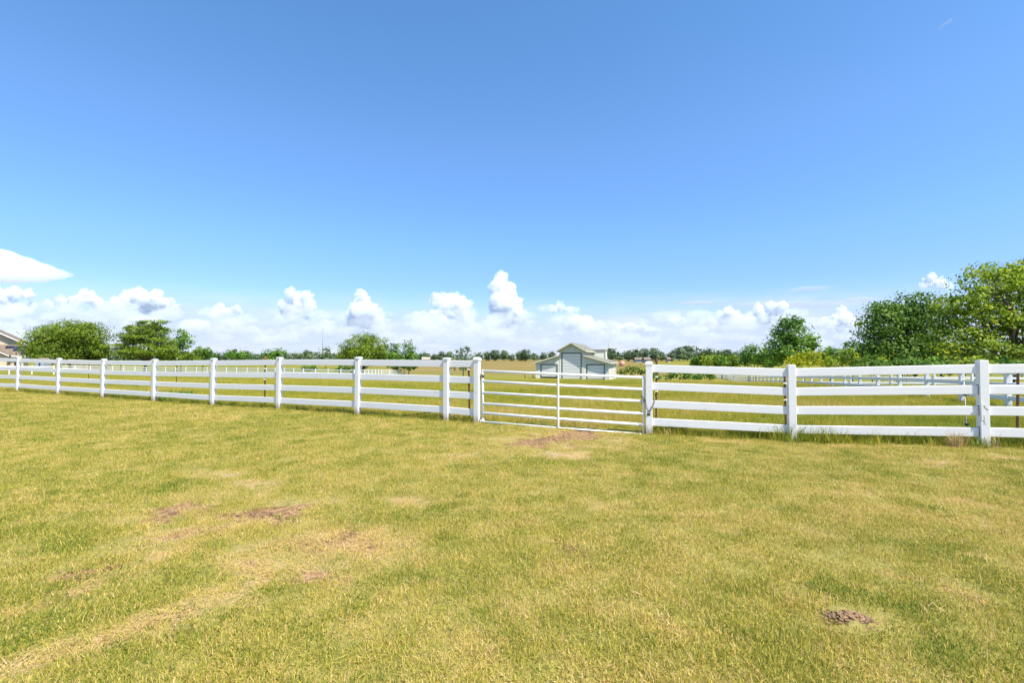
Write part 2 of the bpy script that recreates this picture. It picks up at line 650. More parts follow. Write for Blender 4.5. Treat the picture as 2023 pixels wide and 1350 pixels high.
gx = graded(-11.5, 11.5, 0.075, -9000, 9000)
gy = graded(1.2, 13.0, 0.075, -300, 12000)
GX, GY = np.meshgrid(gx, gy)
X, Y = GX.ravel(), GY.ravel()
Z = ground_z(X, Y)
bare, straw = scars(X, Y)
nearm = (np.hypot(X, Y) < 14)
Z = Z + nearm * 0.02 * (fbm(X * 5, Y * 5, 3) - 0.5) - 0.025 * bare * nearm
mound = on_ground(1680, 1228)
Z = Z + 0.055 * np.exp(-(((X - mound[0]) / 0.12) ** 2 + ((Y - mound[1]) / 0.09) ** 2)) * (0.5 + fbm(X * 18, Y * 18, 3))
side = fence_side(X, Y)
field = sstep(-0.3, 0.5, side)
AZ = X / np.maximum(Y, 1) + .10 * (fbm(X * .03 + 20, Y * .03, 3) - .5)
gold = sstep(92, 150, Y + 40 * (fbm(X * 0.02 + 3, Y * 0.02, 3) - 0.5)) * sstep(-.34, -.20, AZ) * (1 - sstep(.26, .36, AZ))
nx, ny = len(gx), len(gy)
ii = (np.arange(ny - 1)[:, None] * nx + np.arange(nx - 1)[None, :]).ravel()
FQ = np.stack([ii, ii + 1, ii + nx + 1, ii + nx], 1)
gme = raw_mesh('ground', np.stack([X, Y, Z], 1), FQ, {'bare': bare, 'straw': straw, 'field': field, 'gold': gold, 'distant': sstep(380, 900, np.hypot(X, Y))}, smooth=True)


def make_ground_mat():
    m, t, p, out = material('pasture_ground')
    geo = t.node('ShaderNodeNewGeometry')
    pos = geo.outputs['Position']
    A = {k: t.node('ShaderNodeAttribute', attribute_name=k).outputs['Fac'] for k in ('bare', 'straw', 'field', 'gold', 'distant')}
    n1 = t.noise(pos, 0.9, 6.0, 0.6)
    n2 = t.noise(pos, 14.0, 5.0, 0.65)
    n3 = t.noise(pos, 70.0, 3.0, 0.6)
    lawn = t.ramp(t.math('ADD', t.math('MULTIPLY', n1, 0.5), t.math('MULTIPLY', n2, 0.5)),
                  [(0.30, (0.150, 0.145, 0.034)), (0.50, (0.300, 0.255, 0.066)), (0.70, (0.44, 0.335, 0.115))])
    soil = t.ramp(n2, [(0.3, (0.110, 0.062, 0.029)), (0.52, (0.30, 0.175, 0.086)), (0.70, (0.49, 0.32, 0.165))])
    strawc = t.ramp(n3, [(0.3, (0.30, 0.20, 0.105)), (0.7, (0.62, 0.44, 0.245))])
    big = t.noise(t.mapping(pos, (1, 0.35, 1)), 0.06, 5.0, 0.6)
    fieldc = t.ramp(t.math('ADD', t.math('MULTIPLY', big, 0.65), t.math('MULTIPLY', n1, 0.35)),
                    [(0.32, (0.130, 0.152, 0.018)), (0.50, (0.215, 0.205, 0.027)), (0.68, (0.28, 0.215, 0.045))])
    goldc = t.ramp(t.noise(t.mapping(pos, (0.35, 1, 1)), 0.09, 5.0, 0.6), [(0.3, (0.185, 0.145, 0.036)), (0.7, (0.285, 0.205, 0.066))])
    c = t.mix(A['field'], lawn, fieldc)
    c = t.mix(A['gold'], c, goldc)
    c = t.mix(A['distant'], c, (0.055, 0.075, 0.050))
    c = t.mix(A['straw'], c, strawc)
    sm = t.remap(t.math('ADD', A['bare'], t.math('MULTIPLY', t.math('SUBTRACT', n2, 0.5), 0.7)), 0.30, 0.55)
    c = t.mix(sm, c, soil)
    t.put(p.inputs['Base Color'], c)
    p.inputs['Roughness'].default_value = 0.95
    p.inputs['Specular IOR Level'].default_value = 0.1
    b = t.node('ShaderNodeBump')
    b.inputs['Strength'].default_value = 0.8
    b.inputs['Distance'].default_value = 0.03
    t.put(b.inputs['Height'], t.math('ADD', n2, t.math('MULTIPLY', n3, 0.5)))
    t.l.new(b.outputs[0], p.inputs['Normal'])
    return m


ground = link('ground', gme, make_ground_mat())
tag(ground, kind='structure')


# ------------------------------------------------------------------ fences
def post_mesh(h, wd=0.127):
    return box_mesh('post', (-wd / 2, -wd / 2, -0.06), (wd / 2, wd / 2, h), 0.006)


def cap_flat():
    bm = bmesh.new()
    bm_box(bm, (-0.076, -0.076, -0.022), (0.076, 0.076, 0.012), 0.004)
    bm_box(bm, (-0.056, -0.056, 0.010), (0.056, 0.056, 0.022), 0.006)
    return bm_mesh('cap', bm)


def cap_dome():
    bm = bmesh.new()
    prof = [(0.073, -0.03), (0.075, -0.005), (0.071, 0.015), (0.058, 0.032), (0.035, 0.043)]
    rings = [[bm.verts.new((sx * r, sy * r, z)) for sx, sy in ((-1, -1), (1, -1), (1, 1), (-1, 1))] for r, z in prof]
    for a, b in zip(rings, rings[1:]):
        for k in range(4):
            bm.faces.new((a[k], a[(k + 1) % 4], b[(k + 1) % 4], b[k]))
    bm.faces.new(rings[-1])
    bm.faces.new(list(reversed(rings[0])))
    return bm_mesh('cap', bm)


RAIL_UNIT = box_mesh('rail', (0, -0.019, -0.070), (1, 0.019, 0.070), 0.0)
bmr = bmesh.new()
bmr.from_mesh(RAIL_UNIT)
bmesh.ops.bevel(bmr, geom=[e for e in bmr.edges if abs(e.verts[0].co.x - e.verts[1].co.x) > 0.5], offset=0.006, segments=1, affect='EDGES')
bmr.to_mesh(RAIL_UNIT)
bmr.free()
CAP_FLAT, CAP_DOME = cap_flat(), cap_dome()
RAIL_UNIT.materials.append(M['vinyl'])
RAIL_FAR = RAIL_UNIT.copy()
RAIL_FAR.materials.clear()
RAIL_FAR.materials.append(M['vinyl_far'])


def rail(root, a, b, mesh=RAIL_UNIT):
    a, b = Vector(a), Vector(b)
    d = b - a
    o = link('rail', mesh, None, root, a, (0, -math.atan2(d.z, math.hypot(d.x, d.y)), math.atan2(d.y, d.x)), (d.length, 1, 1))
    return o


def pair_angle(pts, i):
    a, b = pts[max(i - 1, 0)], pts[min(i + 1, len(pts) - 1)]
    return math.atan2(b[1] - a[1], b[0] - a[0])


RAIL_F = (0.900, 0.655, 0.413, 0.168)     # rail centres as a share of the post height


def main_fence(idx, label, caps):
    r0 = POSTS[idx[0]]
    root = thing('rail_fence', label, 'fence', (r0[0], r0[1], r0[2]))
    o3 = np.array([r0[0], r0[1], r0[2]])
    pts = [POSTS[i] for i in idx]
    for k, i in enumerate(idx):
        x, y, zb, zt = POSTS[i]
        cp = caps.get(i)
        h = zt - zb - (0.022 if cp == 'flat' else 0.043 if cp == 'dome' else 0)
        ps = link('post', post_mesh(h, .112 if i < 10 else .120), M['vinyl_post'], root, np.array([x, y, zb]) - o3, (0, R(rng.uniform(-.5, .5)), pair_angle(pts, k)))
        if cp:
            link('cap', CAP_FLAT if cp == 'flat' else CAP_DOME, M['vinyl'], ps, (0, 0, h), None, (.90, .90, 1))
        if k:
            q = pts[k - 1]
            for f in RAIL_F:
                j0, j1 = rng.uniform(-.006, .006, 2)
                a = np.array([q[0], q[1], q[2] + (q[3] - q[2]) * f + j0]) - o3
                b = np.array([x, y, zb + (zt - zb) * f + j1]) - o3
                rail(root, a, b)
    return root


fl = main_fence(list(range(0, 10)), 'white four-rail vinyl fence on the left of the tube gate, its posts capped', {**{i: 'flat' for i in range(9)}, 9: 'dome'})
fr = main_fence(list(range(10, 14)), 'white four-rail vinyl fence on the right of the tube gate, its last visible post cracked', {10: 'dome'})
# the cracked post: a torn flap and dark splits low on its face, black slivers put in as shade where the rails enter
px_, py_, zb_, zt_ = POSTS[12]
crk = [c for c in fr.children if c.name.startswith('post')][2]
hp = zt_ - zb_
bm = bmesh.new()
for x0, z0, x1, z1, tk in [(-.03, .67, .0, .61, .004), (.0, .61, .035, .575, .003), (-.04, .42, -.005, .385, .003), (-.03, .36, .01, .355, .002), (-.02, .50, -.012, .42, .002)]:
    link('crack', tube_mesh('crack', [(x0, -.0600, z0), ((x0 + x1) / 2, -.0622, (z0 + z1) / 2 + .006), (x1, -.0600, z1)], tk, 5), M['steel'], crk)
link('torn_flap', prism_mesh('torn_flap', [(-.062, -.0635, .70), (-.03, -.0635, .66), (-.036, -.0635, .48), (-.058, -.0635, .40)], (0.004, -.010, 0)), M['vinyl'], crk)
for f in RAIL_F[1:]:
    z = hp * f
    bm = bmesh.new()
    bm_box(bm, (-.0630, -.028, z - .072), (-.0590, -.0195, z + .080))
    bm_box(bm, (-.0630, -.028, z + .0725), (-.0590, .026, z + .082))
    link('rail_slot_shade', bm_mesh('rail_slot_shade', bm), M['gap_shade'], crk)

# ---- tube gate
gl = np.array([*on_line(954, (POSTS[9][0], POSTS[9][1]), (POSTS[10][0], POSTS[10][1]))])
gr_ = np.array([*on_line(1271.5, (POSTS[9][0], POSTS[9][1]), (POSTS[10][0], POSTS[10][1]))])
gm = np.array([*on_line(1103, (POSTS[9][0], POSTS[9][1]), (POSTS[10][0], POSTS[10][1]))])
off = 0.015
YL = [733.4, 753.6, 776, 797.8, 816.5, 833.7]
YR = [746.3, 769.8, 793.2, 817.9, 839.7, 858.5]
PL = [Vector(at(954, y, gl[1])) for y in YL]
PR = [Vector(at(1271.5, y, gr_[1])) for y in YR]
gate = thing('tube_gate', 'white six-bar tubular metal gate chained shut between two domed posts', 'gate', PL[-1])
G0 = PL[-1]
for i, (a, b) in enumerate(zip(PL, PR)):
    rr = 0.0270 if i < 5 else 0.0185
    mid = (a + b) / 2 + Vector((0, 0, -0.006))
    link('bar', tube_mesh('bar', [a - G0, mid - G0, b - G0], rr, 12), M['gate_paint'], gate)
dz = Vector((0, 0, 0.022))
link('upright', tube_mesh('upright', [PL[0] + dz - G0, PL[-1] - dz - G0], 0.0215, 12), M['gate_paint'], gate)
link('upright', tube_mesh('upright', [PR[0] + dz - G0, PR[-1] - dz - G0], 0.0225, 12), M['gate_paint'], gate)
tt = (gm[0] - gl[0]) / (gr_[0] - gl[0])
ma, mb = PL[0].lerp(PR[0], tt), PL[-1].lerp(PR[-1], tt)
link('brace', box_mesh('brace', (-.015, -.034, (mb - ma).z), (.015, -.0265, 0)), M['gate_paint'], gate, ma - G0)
pl = POSTS[9]
for y in (743, 832):
    h0 = Vector(at(954, y, gl[1]))
    bm = bmesh.new()
    bm_tube(bm, [h0 - G0 + Vector((0, 0, -.035)), h0 - G0 + Vector((0, 0, .035))], .030, 12)
    bm_tube(bm, [h0 - G0, Vector((pl[0] + .05, pl[1] - .01, h0.z)) - G0], .010, 8)
    bm_tube(bm, [Vector((h0.x - .045, h0.y, h0.z - .05)) - G0, Vector((h0.x - .045, h0.y, h0.z + .02)) - G0], .009, 8)
    link('hinge', bm_mesh('hinge', bm), M['steel'] if y < 800 else M['gate_paint'], gate)


# ---- chain and padlock
def link_mesh():
    bm = bmesh.new()
    pts = []
    for k in range(15):
        a = 2 * math.pi * k / 14
        pts.append((0.021 * math.cos(a) + 0.010 * np.sign(math.cos(a)) * min(1, abs(math.cos(a)) * 3), 0.0125 * math.sin(a), 0))
    bm_tube(bm, pts, 0.0042, 5, cap=False)
    return bm_mesh('link', bm, True)


gp = POSTS[10]
yf = gp[1] - 0.085
key = [np.array([gp[0] + .078, gp[1] + .05, 0.70]), np.array([gp[0] + .080, yf + .02, 0.64]), np.array([gp[0] + .045, yf, 0.545]), np.array([gp[0] + .0, yf - .008, 0.485]),
       np.array([gp[0] - .04, yf - .010, 0.455]), np.array([gp[0] - .075, yf + .005, 0.53]), np.array([PR[2].x + .02, PR[2].y - .05, 0.62]), np.array([PR[2].x - .02, PR[2].y - .045, 0.70]),
       np.array([PR[2].x - .045, PR[2].y + .005, 0.735]), np.array([PR[2].x - .02, PR[2].y + .045, 0.70]), np.array([PR[2].x + .03, PR[2].y + .02, 0.66]), np.array([PR[2].x + .0, PR[2].y - .05, 0.64]),
       np.array([PR[2].x - .045, PR[2].y - .03, 0.67]), np.array([PR[2].x - .035, PR[2].y + .035, 0.60]), np.array([PR[2].x + .02, PR[2].y + .04, 0.56])]
key = np.array(key)
zoff = at(1277, 813, yf)[2] - 0.455
key[:, 2] += zoff
dense = []
for a, b in zip(key, key[1:]):
    for t in np.linspace(0, 1, 12, endpoint=False):
        dense.append(a + (b - a) * t)
dense = np.array(dense)
for _ in range(6):
    dense[1:-1] = (dense[:-2] + 2 * dense[1:-1] + dense[2:]) / 4
cum = np.r_[0, np.cumsum(np.linalg.norm(np.diff(dense, axis=0), axis=1))]
chain = thing('chain', 'rusty steel chain looped round the right gate post and the gate upright', 'chain', dense[0])
LM = link_mesh()
npitch = int(cum[-1] / 0.044)
for k in range(npitch):
    s = (k + .5) * cum[-1] / npitch
    p = np.array([np.interp(s, cum, dense[:, j]) for j in range(3)])
    q = np.array([np.interp(min(s + .02, cum[-1]), cum, dense[:, j]) for j in range(3)])
    p0 = np.array([np.interp(max(s - .02, 0), cum, dense[:, j]) for j in range(3)])
    o = link('link', LM, M['steel'], chain, p - dense[0])
    o.rotation_mode = 'QUATERNION'
    o.rotation_quaternion = Vector(q - p0).to_track_quat('X', 'Z') @ Quaternion((1, 0, 0), math.pi / 2 * (k % 2) + .3)
lowest = dense[np.argmin(dense[:72, 2])]
lock = thing('padlock', 'small dark padlock hanging from the gate chain in front of the post', 'padlock', lowest + np.array([0, -.012, -.035]))
link('body', box_mesh('body', (-.028, -.012, -.055), (.028, .012, 0), .005), M['brass'], lock)
link('shackle', tube_mesh('shackle', [(-.018, 0, -.005), (-.018, 0, .025), (-.010, 0, .040), (.010, 0, .040), (.018, 0, .025), (.018, 0, -.005)], .0045, 8), M['steel'], lock)

# ---- steel T-posts with insulators behind the fence
FD = {}


def fence_depth(px):
    if px < 943:
        return on_line(px, LA, LB)[1]
    if px < 1281:
        return on_line(px, (POSTS[9][0], POSTS[9][1]), (POSTS[10][0], POSTS[10][1]))[1]
    return on_line(px, RA, RB)[1]


def t_post(px, back, h, lean, label, ins, cap=None, group='rusty steel stakes behind the white fence'):
    d = fence_depth(px) + back
    g = gpos(px, d)
    root = thing('steel_stake', label, 'stake', g, 0, group)
    root.rotation_euler = (0, R(lean), R(rng.uniform(-15, 15)))
    bm = bmesh.new()
    bm_box(bm, (-.019, -.003, -.05), (.019, .003, h))
    bm_box(bm, (-.003, .003, -.05), (.003, .030, h - .002))
    for z in np.arange(.1, h - .05, .055):
        bm_box(bm, (-.006, -.009, z), (.006, -.0031, z + .014))
    link('shaft', bm_mesh('shaft', bm), M['rust'], root)
    for z in ins:
        bm = bmesh.new()
        bm_box(bm, (-.030, -.018, z - .018), (.030, -.0095, z + .018), .004)
        bm_box(bm, (-.012, -.048, z - .012), (.012, -.019, z + .012), .004)
        link('insulator', bm_mesh('insulator', bm), M['insul'], root)
    if cap:
        link('tip', box_mesh('tip', (-.0225, -.012, h - .06), (.0225, .033, h + .012), .005), cap, root)
    return root


M['tip'] = plain('faded_orange_tip', (0.42, 0.13, 0.07), 0.7)
t_post(525, .45, 1.37, -.5, 'rusty steel stake with an orange tip behind the long left fence', [1.05, .76], M['tip'])
t_post(928, .30, 1.22, -1.0, 'rusty steel stake just left of the domed hinge post', [1.10, .82], M['insul'])
t_post(1294.5, .32, 1.42, 1.0, 'rusty steel stake just right of the chained gate post', [1.06, .78], M['rust'])
t_post(1549.5, .36, 1.25, -.3, 'rusty steel stake just left of the plain uncapped fence post', [.98, .68])
t_post(2003, .42, 1.3, 2.2, 'dark steel stake leaning behind the fence beyond the cracked post', [.92, .50])
t_post(177, 16.0, 1.70, -.5, 'thin rusty stake in the field behind the left end of the fence', [1.2], None)
t_post(350, 14.0, 1.75, .3, 'pale-tipped steel stake in the field below the feathery cypress', [1.1], M['insul'])
# thin fibreglass rod with black clips
g = gpos(1905.5, fence_depth(1905) + .30)
rod = thing('fence_rod', 'thin pale electric-fence rod with black clips left of the cracked post', 'rod', g, .2)
rod.rotation_euler = (0, R(-1.5), 0)
link('shaft', tube_mesh('shaft', [(0, 0, -.05), (0, 0, 1.0)], .0075, 8), M['rod'], rod)
for z in (.30, .79):
    bm = bmesh.new()
    bm_box(bm, (-.020, -.022, z - .022), (.020, .014, z + .022), .005)
    bm_tube(bm, [(0, -.02, z + .01), (.01, -.045, z + .02), (.01, -.05, z - .01)], .006, 6)
    link('clip', bm_mesh('clip', bm), M['black'], rod)


# ---- rear fences
def rear_fence(label, pts, h, fr, capped=True, wd=0.127):
    """pts: plan positions"""
    P = [np.array([x, y, gz(x, y)]) for x, y in pts]
    root = thing('rail_fence', label, 'fence', P[0])
    pm = post_mesh(h, wd)
    for k, p in enumerate(P):
        ps = link('post', pm, M['vinyl_far'], root, p - P[0], (0, 0, pair_angle(pts, k)))
        if capped:
            link('cap', CAP_R, None, ps, (0, 0, h))
        if k:
            for f in fr:
                rail(root, P[k - 1] + np.array([0, 0, h * f]) - P[0], p + np.array([0, 0, h * f]) - P[0], RAIL_FAR)
    return root


CAP_R = CAP_FLAT.copy()
CAP_R.materials.clear()
CAP_R.materials.append(M['vinyl_far'])


def walk(poly, step=2.44):
    out = [np.array(poly[0], float)]
    for a, b in zip(poly, poly[1:]):
        a, b = np.array(a, float), np.array(b, float)
        n = max(1, round(np.linalg.norm(b - a) / step))
        for k in range(1, n + 1):
            out.append(a + (b - a) * k / n)
    return out


R3 = (0.88, 0.56, 0.24)
B0 = np.array([15.5, 16.7])
BU = np.array([0.32, 0.947])
BU /= np.linalg.norm(BU)
rear_fence('white three-rail fence running back from the near right towards the dark shrubs', [B0 + BU * 2.44 * k for k in range(-3, 44)], 1.20, R3, False)
c0 = B0 + BU * 2.44 * 8
rear_fence('white three-rail cross fence under the big right-hand trees', walk([c0, (c0[0] + 7, c0[1] - 2.2), (c0[0] + 26, c0[1] - 4.0)]), 1.15, R3, False)
rear_fence('long white three-rail paddock fence in the valley behind the left fence', walk([plan(118, 84), plan(180, 86), plan(290, 84), plan(410, 78), plan(510, 72), plan(600, 66), plan(700, 62)]), 1.15, R3)
rear_fence('short white three-rail fence below the round bright tree', walk([plan(704, 66), plan(754, 84), plan(800, 92)]), 1.15, R3)
rear_fence('white two-rail fence in front of the beige house', walk([plan(-70, 62), plan(20, 64), plan(108, 66)]), 1.2, (0.88, 0.50))


# ------------------------------------------------------------------ trees
def rhombus_leaves(C, N, size, tint, aspect=1.7):
    """one folded leaf quad per row of C"""
    n = len(C)
    N = N / (np.linalg.norm(N, axis=1, keepdims=True) + 1e-9)
    r = rng.normal(size=(n, 3))
    a = np.cross(N, r)
    a /= (np.linalg.norm(a, axis=1, keepdims=True) + 1e-9)
    b = np.cross(N, a)
    s = (size * rng.uniform(.65, 1.35, n))[:, None]
    V = np.empty((n, 4, 3))
    V[:, 0] = C - a * s * aspect * .5
    V[:, 1] = C + b * s * .5 + N * s * .12
    V[:, 2] = C + a * s * aspect * .5 - N * s * .1
    V[:, 3] = C - b * s * .5 + N * s * .12
    F = np.arange(n * 4).reshape(n, 4)
    return V.reshape(-1, 3), F, np.repeat(tint, 4)


def crown_points(lobes, per_m2, leaf, clump=0.16, fill=0.25, flat=1.0):
    """leaf centres gathered in clumps through a set of ellipsoid lobes (c, r)"""
    Cs, Ns, Ts = [], [], []
    for c, r in lobes:
        c, r = np.array(c), np.array(r)
        area = 4 * math.pi * ((r[0] * r[1]) ** 1.6 / 3 + (r[0] * r[2]) ** 1.6 / 3 + (r[1] * r[2]) ** 1.6 / 3) ** (1 / 1.6)
        n_leaf = int(area * per_m2)
        cr = clump * float(np.mean(r)) + leaf * 1.0
        k = 26
        nc = max(6, n_leaf // k)
        u = rng.normal(size=(nc, 3))
        u /= np.linalg.norm(u, axis=1, keepdims=True)
        rad = np.where(rng.random(nc) < fill, rng.uniform(.35, .85, nc), rng.uniform(.80, 1.08, nc))
        cc = c + u * r * rad[:, None]
        bright = np.clip(0.42 + 0.20 * rng.normal(size=nc), 0, 1)
        m = rng.poisson(k, nc)
        idx = np.repeat(np.arange(nc), m)
        g = rng.normal(size=(len(idx), 3)).clip(-1.7, 1.7) * np.array([1, 1, .62 * flat]) * cr * rng.uniform(.55, 1.25, nc)[idx][:, None]
        C = cc[idx] + g
        out = u[idx] + 0.9 * g / (cr + 1e-6) * 0.4 + np.array([0, 0, .55])
        Ns.append(out + rng.normal(size=C.shape) * .75)
        Cs.append(C)
        Ts.append(np.clip(bright[idx] + .13 * rng.normal(size=len(idx)), 0, 1))
    return np.concatenate(Cs), np.concatenate(Ns), np.concatenate(Ts)


def trunk_mesh(base, lobes, r0, fork=0.35, extra=2, lean=0.0):
    bm = bmesh.new()
    top = np.mean([l[0] for l in lobes], axis=0)
    fk = base + (top - base) * fork
    fk[0] += lean
    bm_tube(bm, [base - np.array([0, 0, .15]), base + (fk - base) * .05 + np.array([0, 0, .02]), base + (fk - base) * .5, fk], [r0 * 1.5, r0 * 1.12, r0 * .92, r0 * .8], 9)
    for c, r in lobes:
        c = np.array(c)
        r = np.array(r)
        m1 = fk + (c - fk) * .5 + rng.normal(size=3) * .08 * np.linalg.norm(c - fk) + np.array([0, 0, .06 * np.linalg.norm(c - fk)])
        bm_tube(bm, [fk, m1, c], [r0 * .55, r0 * .36, r0 * .18], 7)
        for _ in range(extra):
            e = c + rng.normal(size=3) * r * .45
            bm_tube(bm, [m1 + (c - m1) * rng.uniform(0, .8), (m1 + e) / 2 + rng.normal(size=3) * .1 * r, e], [r0 * .22, r0 * .14, r0 * .05], 5)
    bmesh.ops.recalc_face_normals(bm, faces=bm.faces)
    return bm_mesh('trunk', bm)


def px_lobes(spec, d, deep=1.0):
    """lobes given in photograph pixels (x, y, rx, ry, depth offset) at a real distance d"""
    out = []
    for s in spec:
        px, py, rx, ry = s[:4]
        dd = d + (s[4] if len(s) > 4 else rng.uniform(-.4, .4) * rx * d / FPX)
        c = at(px, py, dd)
        k = dd / FPX
        out.append((c, (rx * k, rx * k * .9 * deep, ry * k)))
    return out


def tree(name, label, cat, base_px, d, spec, mat, leaf, per, trunk=0.2, fork=.35, clump=.16, fill=.25, flat=1.0, group=None, aspect=1.7, base_d=None, extra=2, lean=0.0):
    g = gpos(base_px, base_d or d)
    root = thing(name, label, cat, g, 0, group)
    lobes = px_lobes(spec, d)
    C, N, T = crown_points(lobes, per, leaf, clump, fill, flat)
    keep = C[:, 2] > ground_z(C[:, 0], C[:, 1]) + .03
    V, F, tt_ = rhombus_leaves(C[keep] - g, N[keep], np.full(keep.sum(), leaf), T[keep], aspect)
    link('crown' if cat == 'tree' else 'foliage', raw_mesh('crown', V, F, {'tint': tt_}), LEAF[mat], root)
    if trunk:
        lb = [(np.array(c) - g, r) for c, r in lobes]
        link('trunk' if cat == 'tree' else 'stem', trunk_mesh(np.zeros(3), lb, trunk, fork, extra, lean), M['bark'], root)
    return root


# right side
tree('broadleaf_tree', 'tall loose yellow-green tree at the right edge with bare limbs showing', 'tree', 2000, 42,
     [(1955, 552, 48, 30), (2010, 545, 45, 26), (2060, 560, 60, 50), (1905, 590, 40, 26), (1985, 590, 50, 26), (1880, 625, 32, 26), (1940, 630, 48, 30), (1900, 680, 52, 30), (1965, 690, 50, 28),
      (2040, 660, 60, 40), (2015, 625, 40, 28), (2085, 700, 60, 35)], 'yellow', .175, 31, .28, .30, .17, .25, .75, extra=5)
tree('broadleaf_tree', 'dense dark green tree left of the yellow-green one on the right', 'tree', 1775, 50,
     [(1775, 655, 62, 48), (1800, 606, 40, 28), (1738, 640, 36, 34), (1755, 612, 26, 22), (1830, 640, 48, 48), (1720, 690, 30, 26), (1780, 695, 62, 26), (1850, 690, 42, 28)], 'dark', .18, 34, .3, .25, .17)
tree('maple_tree', 'upright green maple tree standing alone over golden bushes', 'tree', 1563, 62,
     [(1562, 655, 27, 26), (1560, 640, 15, 14), (1548, 672, 28, 24), (1582, 674, 27, 22), (1562, 698, 40, 22), (1604, 682, 8, 14), (1540, 700, 20, 16)], 'maple', .21, 27, .16, .2, .17, .3)
tree('golden_bush', 'golden yellow bush at the foot of the upright maple', 'bush', 1588, 50, [(1580, 712, 20, 14), (1600, 708, 18, 12), (1618, 714, 10, 10), (1566, 716, 10, 10)], 'gold', .15, 38, .04, .3, .2, .3)
tree('golden_bush', 'yellow-green bush between the maple and the dark tree', 'bush', 1668, 49, [(1655, 713, 18, 12), (1678, 706, 16, 14), (1690, 714, 10, 12), (1638, 717, 8, 8)], 'yellow', .15, 38, .04, .3, .2, .3)
tree('shrub', 'small pale green shrub in front of the dark tree', 'bush', 1743, 44, [(1743, 711, 11, 10), (1748, 720, 10, 8), (1738, 718, 8, 8)], 'bright', .12, 50, .03, .3, .2)
tree('broadleaf_tree', 'low green tree just right of the upright maple', 'tree', 1640, 78, [(1635, 697, 18, 12), (1655, 702, 16, 12), (1620, 708, 12, 12)], 'maple', .27, 14, .14)
tree('broadleaf_tree', 'low grey-green tree against the left flank of the dark tree', 'tree', 1682, 76, [(1682, 690, 20, 16), (1665, 702, 16, 14), (1700, 700, 16, 18)], 'dark', .27, 14, .14)
tree('round_tree', 'rounded mid green tree left of the upright maple', 'tree', 1490, 92, [(1490, 700, 26, 16), (1475, 710, 16, 12), (1508, 708, 16, 14)], 'maple', .30, 13, .18)
for px, w_, h_, mt, lab in [(1395, 18, 10, 'bright', 'low bright green bush beside the utility pole'), (1425, 15, 8, 'maple', 'low dark bush second from the utility pole'),
                            (1448, 16, 9, 'bright', 'low leafy bush left of the rounded tree'), (1375, 9, 9, 'maple', 'narrow bush left of the utility pole'), (1525, 15, 9, 'dark', 'dark low bush left of the maple trunk')]:
    tree('shrub', lab, 'bush', px, 100, [(px, 716 - h_ * .4, w_, h_), (px + w_ * .6, 718, w_ * .6, h_ * .7), (px - w_ * .5, 718, w_ * .6, h_ * .7)], mt, .30, 15, .06)
for px, w_, d_, mt, lab in [(1722, 26, 41, 'dark', 'dark undergrowth mound under the left side of the dark tree'), (1790, 30, 40, 'dark', 'dark undergrowth mound under the middle of the dark tree'),
                            (1858, 28, 38, 'maple', 'green undergrowth between the dark tree and the yellow-green tree'), (1925, 30, 36, 'yellow', 'yellow-green undergrowth below the tall loose tree'),
                            (2000, 34, 36, 'maple', 'green undergrowth at the foot of the bare-limbed trunk'), (2075, 34, 36, 'dark', 'dark undergrowth at the right edge behind the cross fence')]:
    tree('bush', lab, 'bush', px, d_, [(px, 722, w_, 13), (px - w_ * .6, 727, w_ * .7, 12), (px + w_ * .6, 726, w_ * .7, 12)], mt, .17, 34, .05)
# dark scrub row in the dip behind the gate post
tree('hedge', 'dark scrubby hedge in the dip right of the barn', 'hedge', 1340, 72, [(1300, 743, 14, 5), (1325, 741, 16, 7), (1352, 742, 16, 7), (1378, 743, 14, 6), (1398, 742, 10, 7)], 'dark', .20, 26, .04, .3, .25, .4)
tree('shrub', 'small dark shrub at the far end of the receding fence', 'bush', 1404, 82, [(1404, 742, 7, 7)], 'dark', .2, 26, .03)
tree('weed_clump', 'tall green weeds growing beside the right wall of the barn', 'weeds', 1246, 76, [(1232, 735, 10, 6), (1250, 731, 14, 7), (1268, 732, 9, 7)], 'weed', .22, 16, 0, clump=.3, fill=.4)

# left side
tree('mesquite_tree', 'broad feathery bright green tree beside the beige house', 'tree', 140, 92,
     [(100, 668, 34, 22), (140, 656, 34, 22), (176, 664, 34, 22), (75, 688, 26, 20), (115, 690, 40, 18), (160, 690, 40, 18), (196, 693, 20, 13), (135, 705, 50, 10)], 'bright', .17, 38, .25, .25, .20, .3, .8, aspect=2.6)
tree('cypress_tree', 'feathery tiered cypress with a short dark trunk', 'tree', 288, 92,
     [(290, 643, 20, 10), (318, 640, 10, 9), (268, 650, 17, 9), (305, 655, 27, 11), (258, 665, 20, 9), (285, 670, 33, 11), (317, 676, 22, 10), (250, 684, 20, 11), (300, 692, 34, 10), (262, 698, 28, 11), (330, 692, 16, 9)],
     'bright', .16, 38, .30, .3, .2, .2, .45, aspect=2.4)
tree('broadleaf_tree', 'small airy grey-green tree right of the cypress', 'tree', 358, 108, [(358, 664, 13, 10), (350, 677, 13, 11), (366, 676, 12, 11), (356, 692, 11, 10)], 'maple', .28, 14, .12, .45, .2, .2)
tree('shrub', 'wide green shrub at the foot of the cypress', 'bush', 345, 96, [(335, 703, 18, 9), (358, 702, 18, 9), (375, 706, 10, 8)], 'bright', .25, 19, .05)
tree('broadleaf_tree', 'small upright tree at the right end of the left-hand trees', 'tree', 400, 104, [(402, 690, 9, 10), (412, 700, 11, 10), (398, 704, 11, 10)], 'maple', .28, 15, .1)
tree('shrub', 'narrow yellow-green shrub beside the small upright tree', 'bush', 386, 98, [(386, 702, 6, 10), (388, 710, 7, 6)], 'yellow', .22, 20, .05)
